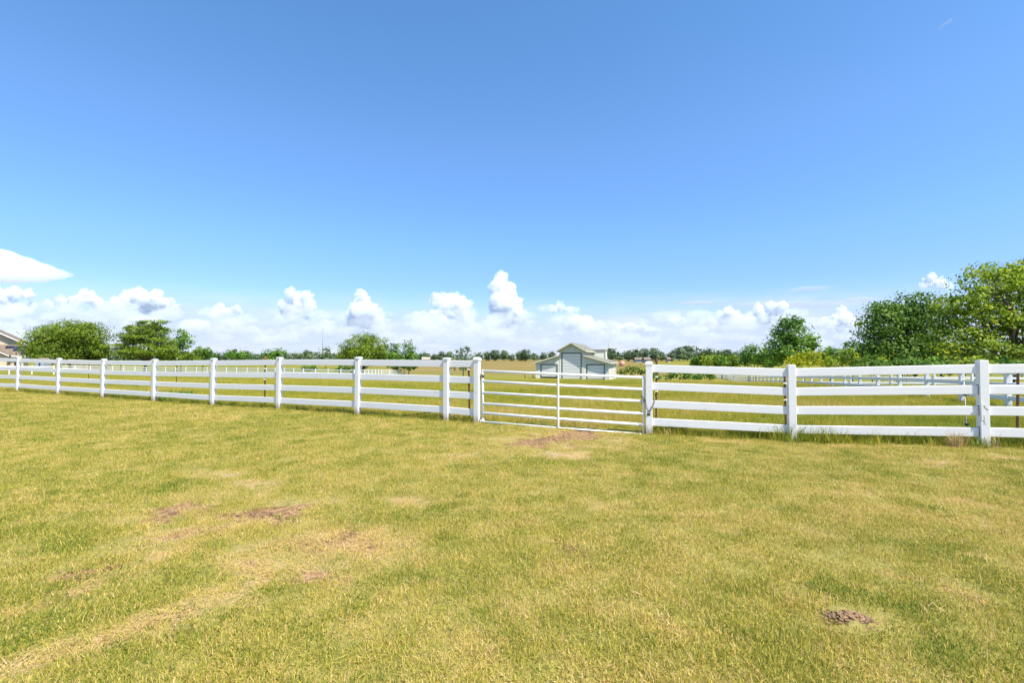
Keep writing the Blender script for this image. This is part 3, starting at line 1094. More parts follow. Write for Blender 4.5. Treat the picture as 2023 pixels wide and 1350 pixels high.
# centre
tree('round_tree', 'round bright green tree behind the middle of the left fence', 'tree', 718, 96,
     [(722, 672, 24, 13), (700, 688, 26, 17), (742, 686, 25, 18), (720, 702, 42, 18), (685, 706, 22, 14), (758, 704, 18, 14)], 'bright', .19, 32, .26, .22, .17, .3, extra=3)
tree('broadleaf_tree', 'slim dark green tree right of the round bright tree', 'tree', 781, 90, [(782, 688, 9, 11), (776, 704, 13, 13), (790, 712, 11, 13), (778, 724, 16, 10)], 'maple', .24, 20, .12)
tree('broadleaf_tree', 'conical green tree at the right end of the middle trees', 'tree', 808, 90, [(806, 686, 9, 10), (808, 700, 15, 13), (806, 716, 18, 13), (815, 726, 12, 9)], 'maple', .24, 20, .12)
tree('broadleaf_tree', 'thin grey-green tree on bare stems behind the hinge post', 'tree', 915, 76, [(918, 698, 16, 10), (905, 706, 15, 9), (928, 712, 14, 10), (912, 722, 20, 7)], 'grey', .22, 15, .08, .45, .2, .2, extra=3)
tree('shrub', 'dark low shrub in the grass left of the round bright tree', 'bush', 610, 76, [(604, 727, 10, 4), (618, 728, 10, 4.5)], 'dark', .2, 24, .03)
tree('shrub', 'dark low shrub under the round bright tree', 'bush', 680, 88, [(676, 728, 14, 5), (696, 729, 14, 5)], 'dark', .22, 22, .03)
tree('broadleaf_tree', 'spindly tree beside the tall radio mast', 'tree', 644, 150, [(644, 694, 6, 6), (646, 703, 8, 7)], 'grey', .35, 9, .1)
tree('broadleaf_tree', 'wispy pale tree left of the tall radio mast', 'tree', 607, 165, [(606, 697, 8, 4), (612, 704, 9, 6)], 'grey', .38, 5, .1)
tree('broadleaf_tree', 'bushy far tree behind the left fence, left of the wispy one', 'tree', 540, 190, [(533, 700, 13, 8), (552, 699, 11, 8), (542, 708, 18, 6)], 'maple', .45, 8, .12)
tree('broadleaf_tree', 'bushy far tree behind the fence right of the left-hand trees', 'tree', 465, 200, [(462, 700, 14, 8), (476, 703, 12, 7)], 'maple', .45, 8, .12)

# far trees that share four crowns
protos = []
for k in range(4):
    lobes = [((0, 0, 3.6), (2.2, 2.2, 1.6)), ((rng.uniform(-2, -1.2), 0, 2.8), (1.7, 1.8, 1.3)), ((rng.uniform(1.2, 2), .4, 2.9), (1.7, 1.8, 1.4)), ((rng.uniform(-.6, .6), 0, 1.8), (2.3, 2.0, 1.1))]
    C, N, T = crown_points(lobes, 6.5, .50, .2, .3)
    keep = C[:, 2] > .3
    V, F, t_ = rhombus_leaves(C[keep], N[keep], np.full(keep.sum(), .50), T[keep])
    cme = raw_mesh('crown', V, F, {'tint': t_})
    cme.materials.append(LEAF['far'])
    tme = trunk_mesh(np.zeros(3), [(np.array(c), r) for c, r in lobes], .16, .35, 1)
    tme.materials.append(M['bark'])
    protos.append((cme, tme))
far_list = [(842, 9, 1), (858, 8, 2), (874, 10, 0), (890, 9, 3), (945, 11, 1), (960, 11, 2), (976, 14, 0), (998, 13, 3), (1012, 9, 1), (1026, 12, 2), (1040, 12, 0), (1054, 8, 3),
            (1072, 11, 1), (1090, 13, 2), (1206, 17, 0), (1222, 13, 3), (1240, 14, 1), (1256, 15, 2), (1274, 18, 0), (1292, 15, 3), (1308, 14, 1), (1325, 11, 2), (1344, 18, 3), (1360, 17, 0),
            (1384, 19, 1), (1400, 15, 2), (1418, 13, 3), (1434, 15, 0), (1452, 14, 1), (1470, 13, 2)]
for px, hpx, k in far_list:
    d = rng.uniform(300, 345)
    g = gpos(px + rng.uniform(-2, 2), d)
    right = px > 1150
    top = (712 if right else 711.5) - hpx * rng.uniform(.85, 1.35) - 2
    h = at(px, top, d)[2] - g[2]
    s = h / 5.0
    o = thing('distant_tree', 'distant tree in the row beyond the golden field, right of the barn' if right else 'distant tree in the row beyond the golden field, left of the barn', 'tree',
              g, rng.uniform(0, 6.28), 'distant trees right of the barn' if right else 'distant trees left of the barn')
    o.scale = (s * rng.uniform(.72, 1.05), s * .9, s)
    link('crown', protos[k][0], None, o)
    link('trunk', protos[k][1], None, o)

# the far wood behind everything on both sides: one mass
Cs, Ns, Ts = [], [], []
for a, b in ((-420, 850), (1420, 2500)):
    px = a
    while px < b:
        d = rng.uniform(380, 430)
        hp_ = (9 + 9 * float(fbm(np.array([px * .035]), np.array([3.3]), 3)[0]))
        c = at(px, 713 - hp_ * .5, d)
        k = d / FPX
        C, N, T = crown_points([(c, (9 * k, 8 * k, hp_ * .55 * k))], 2.6, .7, .2, .3)
        Cs.append(C); Ns.append(N); Ts.append(T)
        px += rng.uniform(6, 12)
C, N, T = np.concatenate(Cs), np.concatenate(Ns), np.concatenate(Ts)
V, F, t_ = rhombus_leaves(C, N, np.full(len(C), .75), T)
tag(link('treeline', raw_mesh('treeline', V, F, {'tint': t_}), LEAF['far']), 'hazy far wood along the horizon behind the left fence and the right trees', 'wood', kind='stuff')

# ------------------------------------------------------------------ barn
BO = np.array([(1129 - CX) / FPX * 80, 80.0])
brz = -R(15.8)
bz = min(gz(BO[0], BO[1]), -1.70)
barn = thing('barn', 'cream barn with a raised middle bay and three white roller doors', 'barn', (BO[0], BO[1], bz), brz)
L = 18.0
HW, OW = 2.0, 6.05
ZE, ZA, ZLT, ZLE = 4.80, 5.92, 3.84, 2.66


def bpart(name, me, mat, parent=None):
    return link(name, me, M[mat], parent or barn)


# centre bay: the front wall with its door opening, then sides and back
D0, DT = 1.68, 4.33
bpart('wall', prism_mesh('wall', [(-HW, 0, -1.0), (-D0, 0, -1.0), (-D0, 0, DT), (D0, 0, DT), (D0, 0, -1.0), (HW, 0, -1.0), (HW, 0, ZE), (0, 0, ZA), (-HW, 0, ZE)], (0, .15, 0)), 'siding')
bm = bmesh.new()
bm_box(bm, (-HW, .152, 0), (-HW + .15, L, ZE))
bm_box(bm, (HW - .15, .152, 0), (HW, L, ZE))
bpart('wall', bm_mesh('wall', bm), 'siding')
bpart('wall', prism_mesh('wall', [(-HW, L + .002, 0), (HW, L + .002, 0), (HW, L + .002, ZE), (0, L + .002, ZA), (-HW, L + .002, ZE)], (0, .15, 0)), 'siding')
# wings
for s, (d0, d1, dt) in ((-1, (-5.25, -2.30, 2.42)), (1, (2.42, 5.42, 2.42))):
    zi = ZLT - .04
    po = [(s * OW, 0, -1.0), ((d0 if s < 0 else d1), 0, -1.0), ((d0 if s < 0 else d1), 0, dt), ((d1 if s < 0 else d0), 0, dt), ((d1 if s < 0 else d0), 0, -1.0), (s * (HW + .002), 0, -1.0), (s * (HW + .002), 0, zi), (s * OW, 0, ZLE - .02)]
    bpart('wall', prism_mesh('wall', po, (0, .15, 0)), 'siding')
    bpart('wall', box_mesh('wall', (min(s * OW, s * (OW - .15)), .152, -1.0), (max(s * OW, s * (OW - .15)), L, ZLE - .02)), 'siding')
    bpart('wall', prism_mesh('wall', [(s * OW, L + .002, 0), (s * (HW + .002), L + .002, 0), (s * (HW + .002), L + .002, zi), (s * OW, L + .002, ZLE - .02)], (0, .15, 0)), 'siding')
    # wing roof
    sl = (ZLT - ZLE) / (OW - HW)
    oh, fo = .42, .45
    a, b = (s * (HW + .003), ZLT), (s * (OW + oh), ZLE - sl * oh)
    roof = bpart('roof', prism_mesh('roof', [(a[0], -fo, a[1]), (b[0], -fo, b[1]), (b[0], -fo, b[1] + .10), (a[0], -fo, a[1] + .10)], (0, L + 2 * fo, 0)), 'shingle')
    link('fascia', prism_mesh('fascia', [(a[0], -fo - .03, a[1] - .09), (b[0], -fo - .03, b[1] - .09), (b[0], -fo - .03, b[1] + .075), (a[0], -fo - .03, a[1] + .075)], (0, .027, 0)), M['siding_trim'], roof)
    xa, xb = sorted((b[0], b[0] + s * .03))
    link('gutter', box_mesh('gutter', (xa, -fo, b[1] - .10), (xb, L + fo, b[1] + .07)), M['siding_trim'], roof)
# centre roof
sl = (ZA - ZE) / HW
oh, fo = .48, .62
for s in (-1, 1):
    b = (s * (HW + oh), ZE - sl * oh + .02)
    roof = bpart('roof', prism_mesh('roof', [(0, -fo, ZA + .02), (b[0], -fo, b[1]), (b[0], -fo, b[1] + .11), (0, -fo, ZA + .13)], (0, L + 2 * fo, 0)), 'shingle')
    link('fascia', prism_mesh('fascia', [(0, -fo - .03, ZA - .10), (b[0], -fo - .03, b[1] - .11), (b[0], -fo - .03, b[1] + .08), (0, -fo - .03, ZA + .10)], (0, .027, 0)), M['siding_trim'], roof)
    xa, xb = sorted((b[0], b[0] + s * .04))
    link('gutter', box_mesh('gutter', (xa, -fo, b[1] - .12), (xb, L + fo, b[1] + .07)), M['siding_trim'], roof)
# rear annex that rises over the right wing
bpart('annex', box_mesh('annex', (HW + .01, 13.2, 2.4), (4.35, L - .4, 5.02)), 'siding')
bpart('corner_trim', box_mesh('corner_trim', (4.352, 13.1, 2.4), (4.50, 13.3, 5.02)), 'siding_trim')
bpart('annex_roof', box_mesh('annex_roof', (HW + .0, 13.02, 5.022), (4.55, L, 5.12)), 'siding_trim')


def roller_door(x0, x1, h, lift, y=.09):
    """grey frame round a door of horizontal panels"""
    dr = link('door', None, None, barn)
    fw = .16
    bm = bmesh.new()
    bm_box(bm, (x0 - .01, -.03, -.6), (x0 + fw, .08, h))
    bm_box(bm, (x1 - fw, -.03, -.6), (x1 + .01, .08, h))
    bm_box(bm, (x0 - .01, -.032, h + .001), (x1 + .01, .082, h + fw + .02))
    link('frame', bm_mesh('frame', bm), M['grey_trim'], dr)
    nrow = max(4, round((h - lift) / .53))
    ph = (h - lift) / nrow
    pm = None
    for k in range(nrow):
        z0 = lift + k * ph
        if pm is None:
            bm = bmesh.new()
            bm_box(bm, (x0 + fw + .01, y - .02, .012), (x1 - fw - .01, y + .02, ph - .012), .012)
            pm = bm_mesh('door_panel', bm)
        link('door_panel', pm, M['door'], dr, (0, 0, z0))
    link('shade_backing', box_mesh('shade_backing', (x0 + .02, y + .05, -.7), (x1 - .02, y + .06, h)), M['gap_shade'], dr)  # black sheet added to read as shade under a lifted door
    return dr


roller_door(-D0, D0, DT - .18, 0.0)
roller_door(-5.25, -2.30, 2.42 - .18, .28)
roller_door(2.42, 5.42, 2.42 - .18, 0.0)
# narrow dark slots in the right wall
for y0 in (7.0, 12.0, 16.0):
    bpart('window', box_mesh('window', (OW + .001, y0, .05), (OW + .03, y0 + .45, 2.3)), 'grey_trim')
for x in (-OW - .02, OW - .10):
    bpart('corner_trim', box_mesh('corner_trim', (x, -.025, -1.0), (x + .12, -.003, ZLE - .08)), 'siding_trim')
for x in (-HW - .02, HW - .10):
    bpart('corner_trim', box_mesh('corner_trim', (x, -.026, -1.0), (x + .12, -.003, ZE - .02)), 'siding_trim')
for px in (1037, 1053):
    g = gpos(px, 79)
    st = thing('stub_post', 'short dark stub post in the grass left of the barn' if px == 1037 else 'short dark stub post nearest the left wall of the barn', 'post', g, .3)
    link('shaft', box_mesh('shaft', (-.05, -.05, -.1), (.05, .05, .62), .01), M['rust'], st)
    link('collar', box_mesh('collar', (-.10, -.07, .30), (.10, .07, .38), .01), M['rust'], st)

# ------------------------------------------------------------------ house on the left
hd = 96.0
kx = hd / FPX


def hx(px):
    return (-CX) * kx + px * kx * .76


def hz(py):
    return EYE + (YH - py) * kx


hb = gz(hx(10), hd)
house = thing('house', 'beige two-storey house with brown roofs and solar panels at the left edge', 'house', (hx(0), hd, hb), R(38))
HO = np.array([hx(0), hd, hb])


def hp3(px, y, py):
    return (hx(px) - HO[0], y, hz(py) - HO[2])


def hpart(name, me, mat, parent=None):
    return link(name, me, M[mat], parent or house)


# upper block, gable to the camera; the ridge lies outside the frame
ax, ay_ = -75, 626
ev = (30, 671.5)
lx = ax - (ev[0] - ax)
hpart('wall', prism_mesh('wall', [hp3(lx, 6, 730), hp3(24, 6, 730), hp3(24, 6, 676), hp3(ax, 6, ay_ + 4), hp3(lx, 6, 673)], (0, 9, 0)), 'stucco')
for a, b in (((ax, ay_), (41, 677.5)), ((ax, ay_), (lx - 11, 677.5))):
    rf = hpart('roof', prism_mesh('roof', [hp3(a[0], 5.2, a[1]), hp3(b[0], 5.2, b[1]), hp3(b[0], 5.2, b[1] + 2), hp3(a[0], 5.2, a[1] + 2)], (0, 10.6, 0)), 'tan_shingle')
    link('fascia', prism_mesh('fascia', [hp3(a[0], 5.12, a[1] + 1.2), hp3(b[0], 5.12, b[1] + 1.2), hp3(b[0], 5.12, b[1] + 4), hp3(a[0], 5.12, a[1] + 4)], (0, .07, 0)), M['white_paint'], rf)
# lower wing, roof falling to the camera
hpart('wall', prism_mesh('wall', [hp3(-90, 0, 730), hp3(44, 0, 730), hp3(44, 0, 704), hp3(-90, 0, 704)], (0, 5.8, 0)), 'stucco')
zr, ze = hz(680.5) - HO[2], hz(703) - HO[2]
y_r, y_e = 5.0, -.7
xl, xr = hx(-95) - HO[0], hx(50) - HO[0]
rf = hpart('roof', prism_mesh('roof', [(xl, y_e, ze), (xl, y_r, zr), (xl, y_r, zr - .2), (xl, y_e, ze - .2)], (xr - xl, 0, 0)), 'tan_shingle')
link('fascia', box_mesh('fascia', (xl, y_e - .04, ze - .26), (xr, y_e - .002, ze + .02)), M['white_paint'], rf)
# small front gable at the frame edge with a garage door
gy_ = -2.2
hpart('wall', prism_mesh('wall', [hp3(-75, gy_, 732), hp3(17, gy_, 732), hp3(17, gy_, 704.5), hp3(-29, gy_, 686), hp3(-75, gy_, 704.5)], (0, 2.0, 0)), 'stucco')
for s in (0, 1):
    e = (22, 704.2) if s else (-80, 704.2)
    rf = hpart('roof', prism_mesh('roof', [hp3(-29, gy_ - .5, 680), hp3(e[0], gy_ - .5, e[1] - 2), hp3(e[0], gy_ - .5, e[1]), hp3(-29, gy_ - .5, 682)], (0, 4.2, 0)), 'tan_shingle')
    link('fascia', prism_mesh('fascia', [hp3(-29, gy_ - .56, 680.6), hp3(e[0], gy_ - .56, e[1] - 1.4), hp3(e[0], gy_ - .56, e[1] + .8), hp3(-29, gy_ - .56, 683)], (0, .055, 0)), M['white_paint'], rf)
for a, b in ((-60, -14), (19.5, 20.6)):
    hpart('garage_door' if b - a > 5 else 'downpipe', box_mesh('garage_door', (hx(a) - HO[0], gy_ - .03, .0), (hx(b) - HO[0], gy_ - .002, 2.1)), 'white_paint' if b - a > 5 else 'tan_shingle')
hpart('window', box_mesh('window', (hx(27) - HO[0], -.03, .75), (hx(38) - HO[0], -.002, 1.9)), 'glass')
# solar panels: parts lying on the lower roof
nrm = Vector((0, -(zr - ze), (y_r - y_e))).normalized()
slope = math.atan2(zr - ze, y_r - y_e)
slen = math.hypot(zr - ze, y_r - y_e)
pw, ph = 1.0, 1.55
for row, (p0, cnt) in enumerate(((3, 5), (20, 3), (37, 1))):
    for k in range(cnt):
        t = .88 - (row + 1) * (ph + .04) / slen * .92
        x = hx(p0) - HO[0] + k * (pw + .03)
        yb = y_e + (y_r - y_e) * t
        zb = ze + (zr - ze) * t
        pn = link('solar_panel', box_mesh('solar_panel', (0, 0, .03), (pw, ph * .9, .07)), M['pv_frame'], house, (x, yb, zb), (slope, 0, 0))
        link('cells', box_mesh('cells', (.03, .03, .0702), (pw - .03, ph * .9 - .03, .075)), M['pv'], pn)

# small white shed and low shelter half hidden by the feathery tree
g = gpos(79, 84)
sh = thing('shed', 'small white shed with a dark window under the feathery tree', 'shed', g, .15)
link('wall', prism_mesh('wall', [(-.65, 0, -.3), (.65, 0, -.3), (.65, 0, 1.9), (0, 0, 2.35), (-.65, 0, 1.9)], (0, 1.6, 0)), M['bluegrey'], sh)
link('window', box_mesh('window', (-.12, -.03, 1.0), (.14, -.002, 1.6)), M['glass'], sh)
for s in (-1, 1):
    link('roof', prism_mesh('roof', [(0, -.12, 2.37), (s * .80, -.12, 1.84), (s * .80, -.12, 1.90), (0, -.12, 2.44)], (0, 1.85, 0)), M['tan_shingle'], sh)
g = gpos(180, 89)
pv = thing('pen_shelter', 'low open livestock shelter with a pale sloping roof below the feathery tree', 'shelter', g, 0)
for x in (-3.4, 0, 3.6):
    for y in (0, 2.4):
        link('post', box_mesh('post', (x - .06, y - .06, -.3), (x + .06, y + .06, 1.98 if y else 1.95)), M['lightwood'], pv)
bm = bmesh.new()
bm_poly_prism(bm, [(-3.8, -.3, 2.25), (4.2, -.3, 1.88), (4.2, -.3, 1.96), (-3.8, -.3, 2.34)], (0, 3.1, 0))
link('roof', bm_mesh('roof', bm), M['wood'], pv)
link('roof_edge', prism_mesh('roof_edge', [(-3.8, -.36, 2.22), (4.2, -.36, 1.85), (4.2, -.36, 1.98), (-3.8, -.36, 2.36)], (0, .055, 0)), M['lightwood'], pv)
for z in (.45, .85, 1.25):
    link('rail', box_mesh('rail', (-3.35, -.09, z), (3.6, -.062, z + .12)), M['wood'], pv)

# ------------------------------------------------------------------ far bits: poles, masts, tank, farm
g = gpos(1376, 112)
pole = thing('utility_pole', 'dark wooden utility pole rising over the bushes right of the barn', 'pole', g)
ht = at(1376, 684, 112)[2] - g[2]
link('shaft', tube_mesh('shaft', [(0, 0, -.3), (0, 0, ht)], [.17, .12], 10), M['pole'], pole)
link('crossarm', box_mesh('crossarm', (-.55, -.20, ht - .65), (.55, -.125, ht - .52)), M['pole'], pole)
for x in (-.45, .45):
    link('insulator', tube_mesh('insulator', [(x, -.16, ht - .52), (x, -.16, ht - .32)], .05, 8), M['bluegrey'], pole)
link('transformer', tube_mesh('transformer', [(.28, 0, ht - 1.75), (.28, 0, ht - .95)], .2, 12), M['bluegrey'], pole)


def mast(px, d, top, label, rad):
    g = gpos(px, d)
    h = at(px, top, d)[2] - g[2]
    root = thing('radio_mast', label, 'mast', g)
    bm = bmesh.new()
    q = [(rad * math.cos(a), rad * math.sin(a)) for a in (0.3, 2.4, 4.5)]
    for x, y in q:
        bm_tube(bm, [(x, y, -.2), (x * .5, y * .5, h)], rad * .32, 5)
    link('legs', bm_mesh('legs', bm), M['mast'], root)
    bm = bmesh.new()
    zs = np.linspace(0, h * .97, 30)
    for i, (z0, z1) in enumerate(zip(zs, zs[1:])):
        for k in range(3):
            a, b = q[k], q[(k + 1) % 3]
            f0, f1 = 1 - .5 * z0 / h, 1 - .5 * z1 / h
            bm_tube(bm, [(a[0] * f0, a[1] * f0, z0), (b[0] * f1, b[1] * f1, z1)], rad * .18, 4)
    link('lattice', bm_mesh('lattice', bm), M['mast'], root)
    link('antenna', tube_mesh('antenna', [(0, 0, h * .97), (0, 0, h * 1.03)], rad * .25, 5), M['mast'], root)


mast(637, 420, 650, 'tall thin radio mast left of the round bright tree', .34)
mast(1202, 480, 674, 'faint thin radio mast behind the right end of the barn', .26)
g = gpos(1228.5, 215)
tk = thing('water_tank', 'salmon pink storage tank in the field just right of the barn', 'tank', g)
link('body', tube_mesh('body', [(0, 0, -.3), (0, 0, 2.0), (0, 0, 2.15)], [1.15, 1.15, .8], 20), M['tank'], tk)
link('lid', tube_mesh('lid', [(0, 0, 2.14), (0, 0, 2.35)], [.35, .3], 14), M['tank'], tk)


def far_house(px, d, wd, ht, label, wm, rm):
    g = gpos(px, d)
    root = thing('farmhouse', label, 'house', g, rng.uniform(-.2, .2))
    link('wall', box_mesh('wall', (-wd / 2, 0, -.6), (wd / 2, 5, ht)), M[wm], root)
    for s in (0, 1):
        y = -.4 if s == 0 else 5.4
        link('roof', prism_mesh('roof', [(-wd / 2 - .4, y, ht - .05), (-wd / 2 - .4, 2.5, ht + 1.3), (-wd / 2 - .4, 2.5, ht + 1.42), (-wd / 2 - .4, y, ht + .08)], (wd + .8, 0, 0)), M[rm], root)
    for k in range(3):
        x = -wd / 2 + wd * (k + .5) / 3
        link('window', box_mesh('window', (x - .5, -.04, .8), (x + .5, -.002, 1.9)), M['glass'], root)


far_house(1263, 290, 4.2, 1.4, 'pale grey farmhouse among the far trees right of the barn', 'bluegrey', 'wood')
far_house(1280, 280, 3.4, 1.6, 'small grey outbuilding beside the far pale farmhouse', 'mast', 'wood')
far_house(842, 300, 4.5, 1.5, 'tiny tan farm building on the horizon left of the gate', 'wood', 'lightwood')
far_house(1322, 290, 1.6, 1.6, 'tiny pale outbuilding at the field edge behind the gate post', 'stucco', 'wood')

# ------------------------------------------------------------------ grass
hidden = bpy.data.collections.new('grass_clump_library')     # not linked to the scene: only instanced


def blades(n, rad, l0, l1, wd, lean, seed, curl=.5):
    r = np.random.default_rng(seed)
    a = r.uniform(0, 2 * math.pi, n)
    q = rad * np.sqrt(r.random(n))
    bx, by = q * np.cos(a), q * np.sin(a)
    ln = r.uniform(l0, l1, n)
    th = np.abs(r.normal(0, lean, n)).clip(0, 1.45) if lean < 1.3 else r.uniform(1.2, 1.52, n)
    ph = r.uniform(0, 2 * math.pi, n)
    d1 = np.stack([np.sin(th) * np.cos(ph), np.sin(th) * np.sin(ph), np.cos(th)], 1)
    th2 = (th + curl * r.uniform(.2, 1.3, n)).clip(0, 1.75)
    d2 = np.stack([np.sin(th2) * np.cos(ph), np.sin(th2) * np.sin(ph), np.cos(th2)], 1)
    sd = r.uniform(0, 2 * math.pi, n)
    side_ = np.stack([np.cos(sd), np.sin(sd), np.zeros(n)], 1)
    w_ = wd * r.uniform(.6, 1.3, n)[:, None]
    b0 = np.stack([bx, by, np.full(n, -.006)], 1)
    m = b0 + d1 * (ln * .55)[:, None]
    t = m + d2 * (ln * .45)[:, None]
    V = np.stack([b0 - side_ * w_ * .5, b0 + side_ * w_ * .5, m + side_ * w_ * .42, m - side_ * w_ * .42, t], 1).reshape(-1, 3)
    i = np.arange(n)[:, None] * 5
    F3 = np.concatenate([i + np.array([0, 1, 2]), i + np.array([0, 2, 3]), i + np.array([3, 2, 4])])
    tint = np.repeat(r.random(n), 5)
    return V, F3, tint


def library(tag_, specs, mat):
    col = bpy.data.collections.new('grass_' + tag_)
    for k, sp in enumerate(specs):
        V, F, t = blades(*sp, seed=100 + k + len(tag_))
        me = raw_mesh('tuft', V, F, {'blade': t})
        me.materials.append(mat)
        o = bpy.data.objects.new('tuft_%s_%d' % (tag_, k), me)
        col.objects.link(o)
    return col


def scatter(name, label, P, rotz, scale, tint, idx, col, cat):
    n = len(P)
    rot = np.stack([rng.normal(0, .10, n), rng.normal(0, .10, n), rotz], 1)
    me = bpy.data.meshes.new(name)
    me.vertices.add(n)
    me.vertices.foreach_set('co', np.asarray(P, np.float32).ravel())
    for a, v in (('tint', tint), ('sc', scale)):
        me.attributes.new(a, 'FLOAT', 'POINT').data.foreach_set('value', np.asarray(v, np.float32))
    me.attributes.new('rot', 'FLOAT_VECTOR', 'POINT').data.foreach_set('vector', rot.astype(np.float32).ravel())
    me.attributes.new('idx', 'INT', 'POINT').data.foreach_set('value', np.asarray(idx, np.int32))
    ng = bpy.data.node_groups.new(name + '_scatter', 'GeometryNodeTree')
    ng.interface.new_socket('Geometry', in_out='INPUT', socket_type='NodeSocketGeometry')
    ng.interface.new_socket('Geometry', in_out='OUTPUT', socket_type='NodeSocketGeometry')
    N_, L_ = ng.nodes, ng.links
    gi, go = N_.new('NodeGroupInput'), N_.new('NodeGroupOutput')
    m2p = N_.new('GeometryNodeMeshToPoints')
    iop = N_.new('GeometryNodeInstanceOnPoints')
    ci = N_.new('GeometryNodeCollectionInfo')
    ci.inputs['Collection'].default_value = col
    ci.inputs['Separate Children'].default_value = True
    ci.inputs['Reset Children'].default_value = True
    iop.inputs['Pick Instance'].default_value = True

    def attr(nm, dt):
        a = N_.new('GeometryNodeInputNamedAttribute')
        a.data_type = dt
        a.inputs['Name'].default_value = nm
        return a.outputs[0]
    e2r = N_.new('FunctionNodeEulerToRotation')
    L_.new(attr('rot', 'FLOAT_VECTOR'), e2r.inputs[0])
    L_.new(gi.outputs[0], m2p.inputs[0])
    L_.new(m2p.outputs[0], iop.inputs['Points'])
    L_.new(ci.outputs[0], iop.inputs['Instance'])
    L_.new(attr('idx', 'INT'), iop.inputs['Instance Index'])
    L_.new(e2r.outputs[0], iop.inputs['Rotation'])
    L_.new(attr('sc', 'FLOAT'), iop.inputs['Scale'])
    L_.new(iop.outputs[0], go.inputs[0])
    o = link(name, me)
    md = o.modifiers.new('scatter', 'NODES')
    md.node_group = ng
    tag(o, label, cat, kind='stuff')
    return o


lawn_lib = library('lawn', [(150, .13, .016, .042, .0034, .95), (150, .13, .018, .050, .0030, 1.05), (140, .14, .014, .038, .0036, 1.15), (130, .13, .020, .062, .0028, .9), (140, .14, .014, .036, .0040, 1.25)], M['lawn_blade'])
stray_lib = library('stray', [(5, .05, .12, .24, .0034, .45), (7, .05, .08, .17, .004, .5), (4, .03, .15, .30, .003, .4)], M['lawn_blade'])
field_lib = library('field', [(60, .20, .10, .30, .0065, .45), (55, .22, .12, .36, .006, .5), (60, .20, .08, .24, .007, .6), (40, .2, .15, .42, .005, .4)], M['field_blade'])


def frustum_points(n, y0, y1, margin=1.5, half=1.14, pw=1.0):
    """random plan points in a wedge ahead of the camera, denser near"""
    u = rng.random(n)
    y = (y0 ** (2 - pw) + u * (y1 ** (2 - pw) - y0 ** (2 - pw))) ** (1 / (2 - pw)) if pw != 2 else y0 * (y1 / y0) ** u
    x = rng.uniform(-1, 1, n) * (half * y + margin)
    return x, y


def lawn_tint(x, y):
    a = fbm(x * .45 + 11, y * .45 + 4, 4)
    b = fbm(x * 2.4 + 31, y * 2.4 + 14, 3)
    c = fbm(x * 7 + 1, y * 7 + 2, 2)
    e = fbm(x * 19 + 8, y * 13 + 5, 2)
    t = 0.468 + 0.42 * (a - .5) + .32 * (b - .5) + .55 * (c - .5) + .65 * (e - .5)
    return t


x, y = frustum_points(78000, 1.0, 20.0, 4.2, 1.14, 1.25)
sd = fence_side(x, y)
m = sd < .05
x, y, sd = x[m], y[m], sd[m]
br, stw = scars(x, y)
thin = sstep(.60, .74, fbm(x * 3.3 + 60, y * 3.3 + 12, 3)) * .55
keep = rng.random(len(x)) > np.maximum(np.maximum(br * 1.1, stw * .85), thin)
x, y, br, stw = x[keep], y[keep], br[keep], stw[keep]
t = lawn_tint(x, y) + stw * .42 + rng.normal(0, .13, len(x))
s = (.76 + .32 * fbm(x * 1.2 + 70, y * 1.2, 3)) * (1 + sstep(4, 16, y) * .55) * (1 - .35 * stw)
scatter('lawn_grass', 'short mown lawn grass, part green and part straw coloured', np.stack([x, y, ground_z(x, y)], 1), rng.uniform(0, 6.28, len(x)), s, np.clip(t, 0, 1), rng.integers(0, 5, len(x)), lawn_lib, 'grass')

x, y = frustum_points(1700, 1.4, 14.0, .5, 1.12, 1.3)
m = fence_side(x, y) < -.1
x, y = x[m], y[m]
m = rng.random(len(x)) < sstep(.42, .62, fbm(x * 1.1 + 9, y * 1.1 + 33, 3)) * .8 + .12
x, y = x[m], y[m]
scatter('stray_grass', 'longer stray grass stalks standing in the lawn', np.stack([x, y, ground_z(x, y)], 1), rng.uniform(0, 6.28, len(x)), rng.uniform(.35, .8, len(x)), np.clip(rng.normal(.5, .25, len(x)), 0, 1), rng.integers(0, 3, len(x)), stray_lib, 'grass')

# dry thatch lying on the scuffed strips, broad-leaved weeds among the grass
thatch_lib = library('thatch', [(40, .12, .03, .10, .0036, 1.45), (36, .12, .03, .09, .0032, 1.4), (30, .13, .04, .13, .0034, 1.5)], M['lawn_blade'])
x, y = frustum_points(52000, 1.3, 12.0, 1.0, 1.12, 1.1)
m = fence_side(x, y) < -.05
x, y = x[m], y[m]
br, stw = scars(x, y)
m = rng.random(len(x)) < np.clip(stw * .75 - br * .40, 0.02, 1) * .62
x, y = x[m], y[m]
scatter('dry_thatch', 'pale dry grass thatch lying on the scuffed strips of the lawn', np.stack([x, y, ground_z(x, y) + .006], 1), rng.uniform(0, 6.28, len(x)), rng.uniform(.6, 1.1, len(x)), np.clip(rng.normal(.93, .12, len(x)), 0, 1), rng.integers(0, 3, len(x)), thatch_lib, 'grass')
weed_lib = library('lawn_weed', [(40, .07, .018, .045, .0075, 1.25), (46, .09, .018, .042, .0065, 1.28), (30, .06, .02, .055, .0085, 1.2)], M['lawn_blade'])
x, y = frustum_points(9000, 1.4, 16.0, 1.0, 1.12, 1.2)
m = (fence_side(x, y) < -.1) & (rng.random(len(x)) < sstep(.50, .70, fbm(x * .8 + 19, y * .8 + 3, 4)) * .55 + .03)
x, y = x[m], y[m]
scatter('lawn_weeds', 'small dark green broad-leaved weeds among the lawn grass', np.stack([x, y, ground_z(x, y)], 1), rng.uniform(0, 6.28, len(x)), rng.uniform(.5, 1.1, len(x)), np.clip(rng.normal(.14, .12, len(x)), 0, 1), rng.integers(0, 3, len(x)), weed_lib, 'weeds')

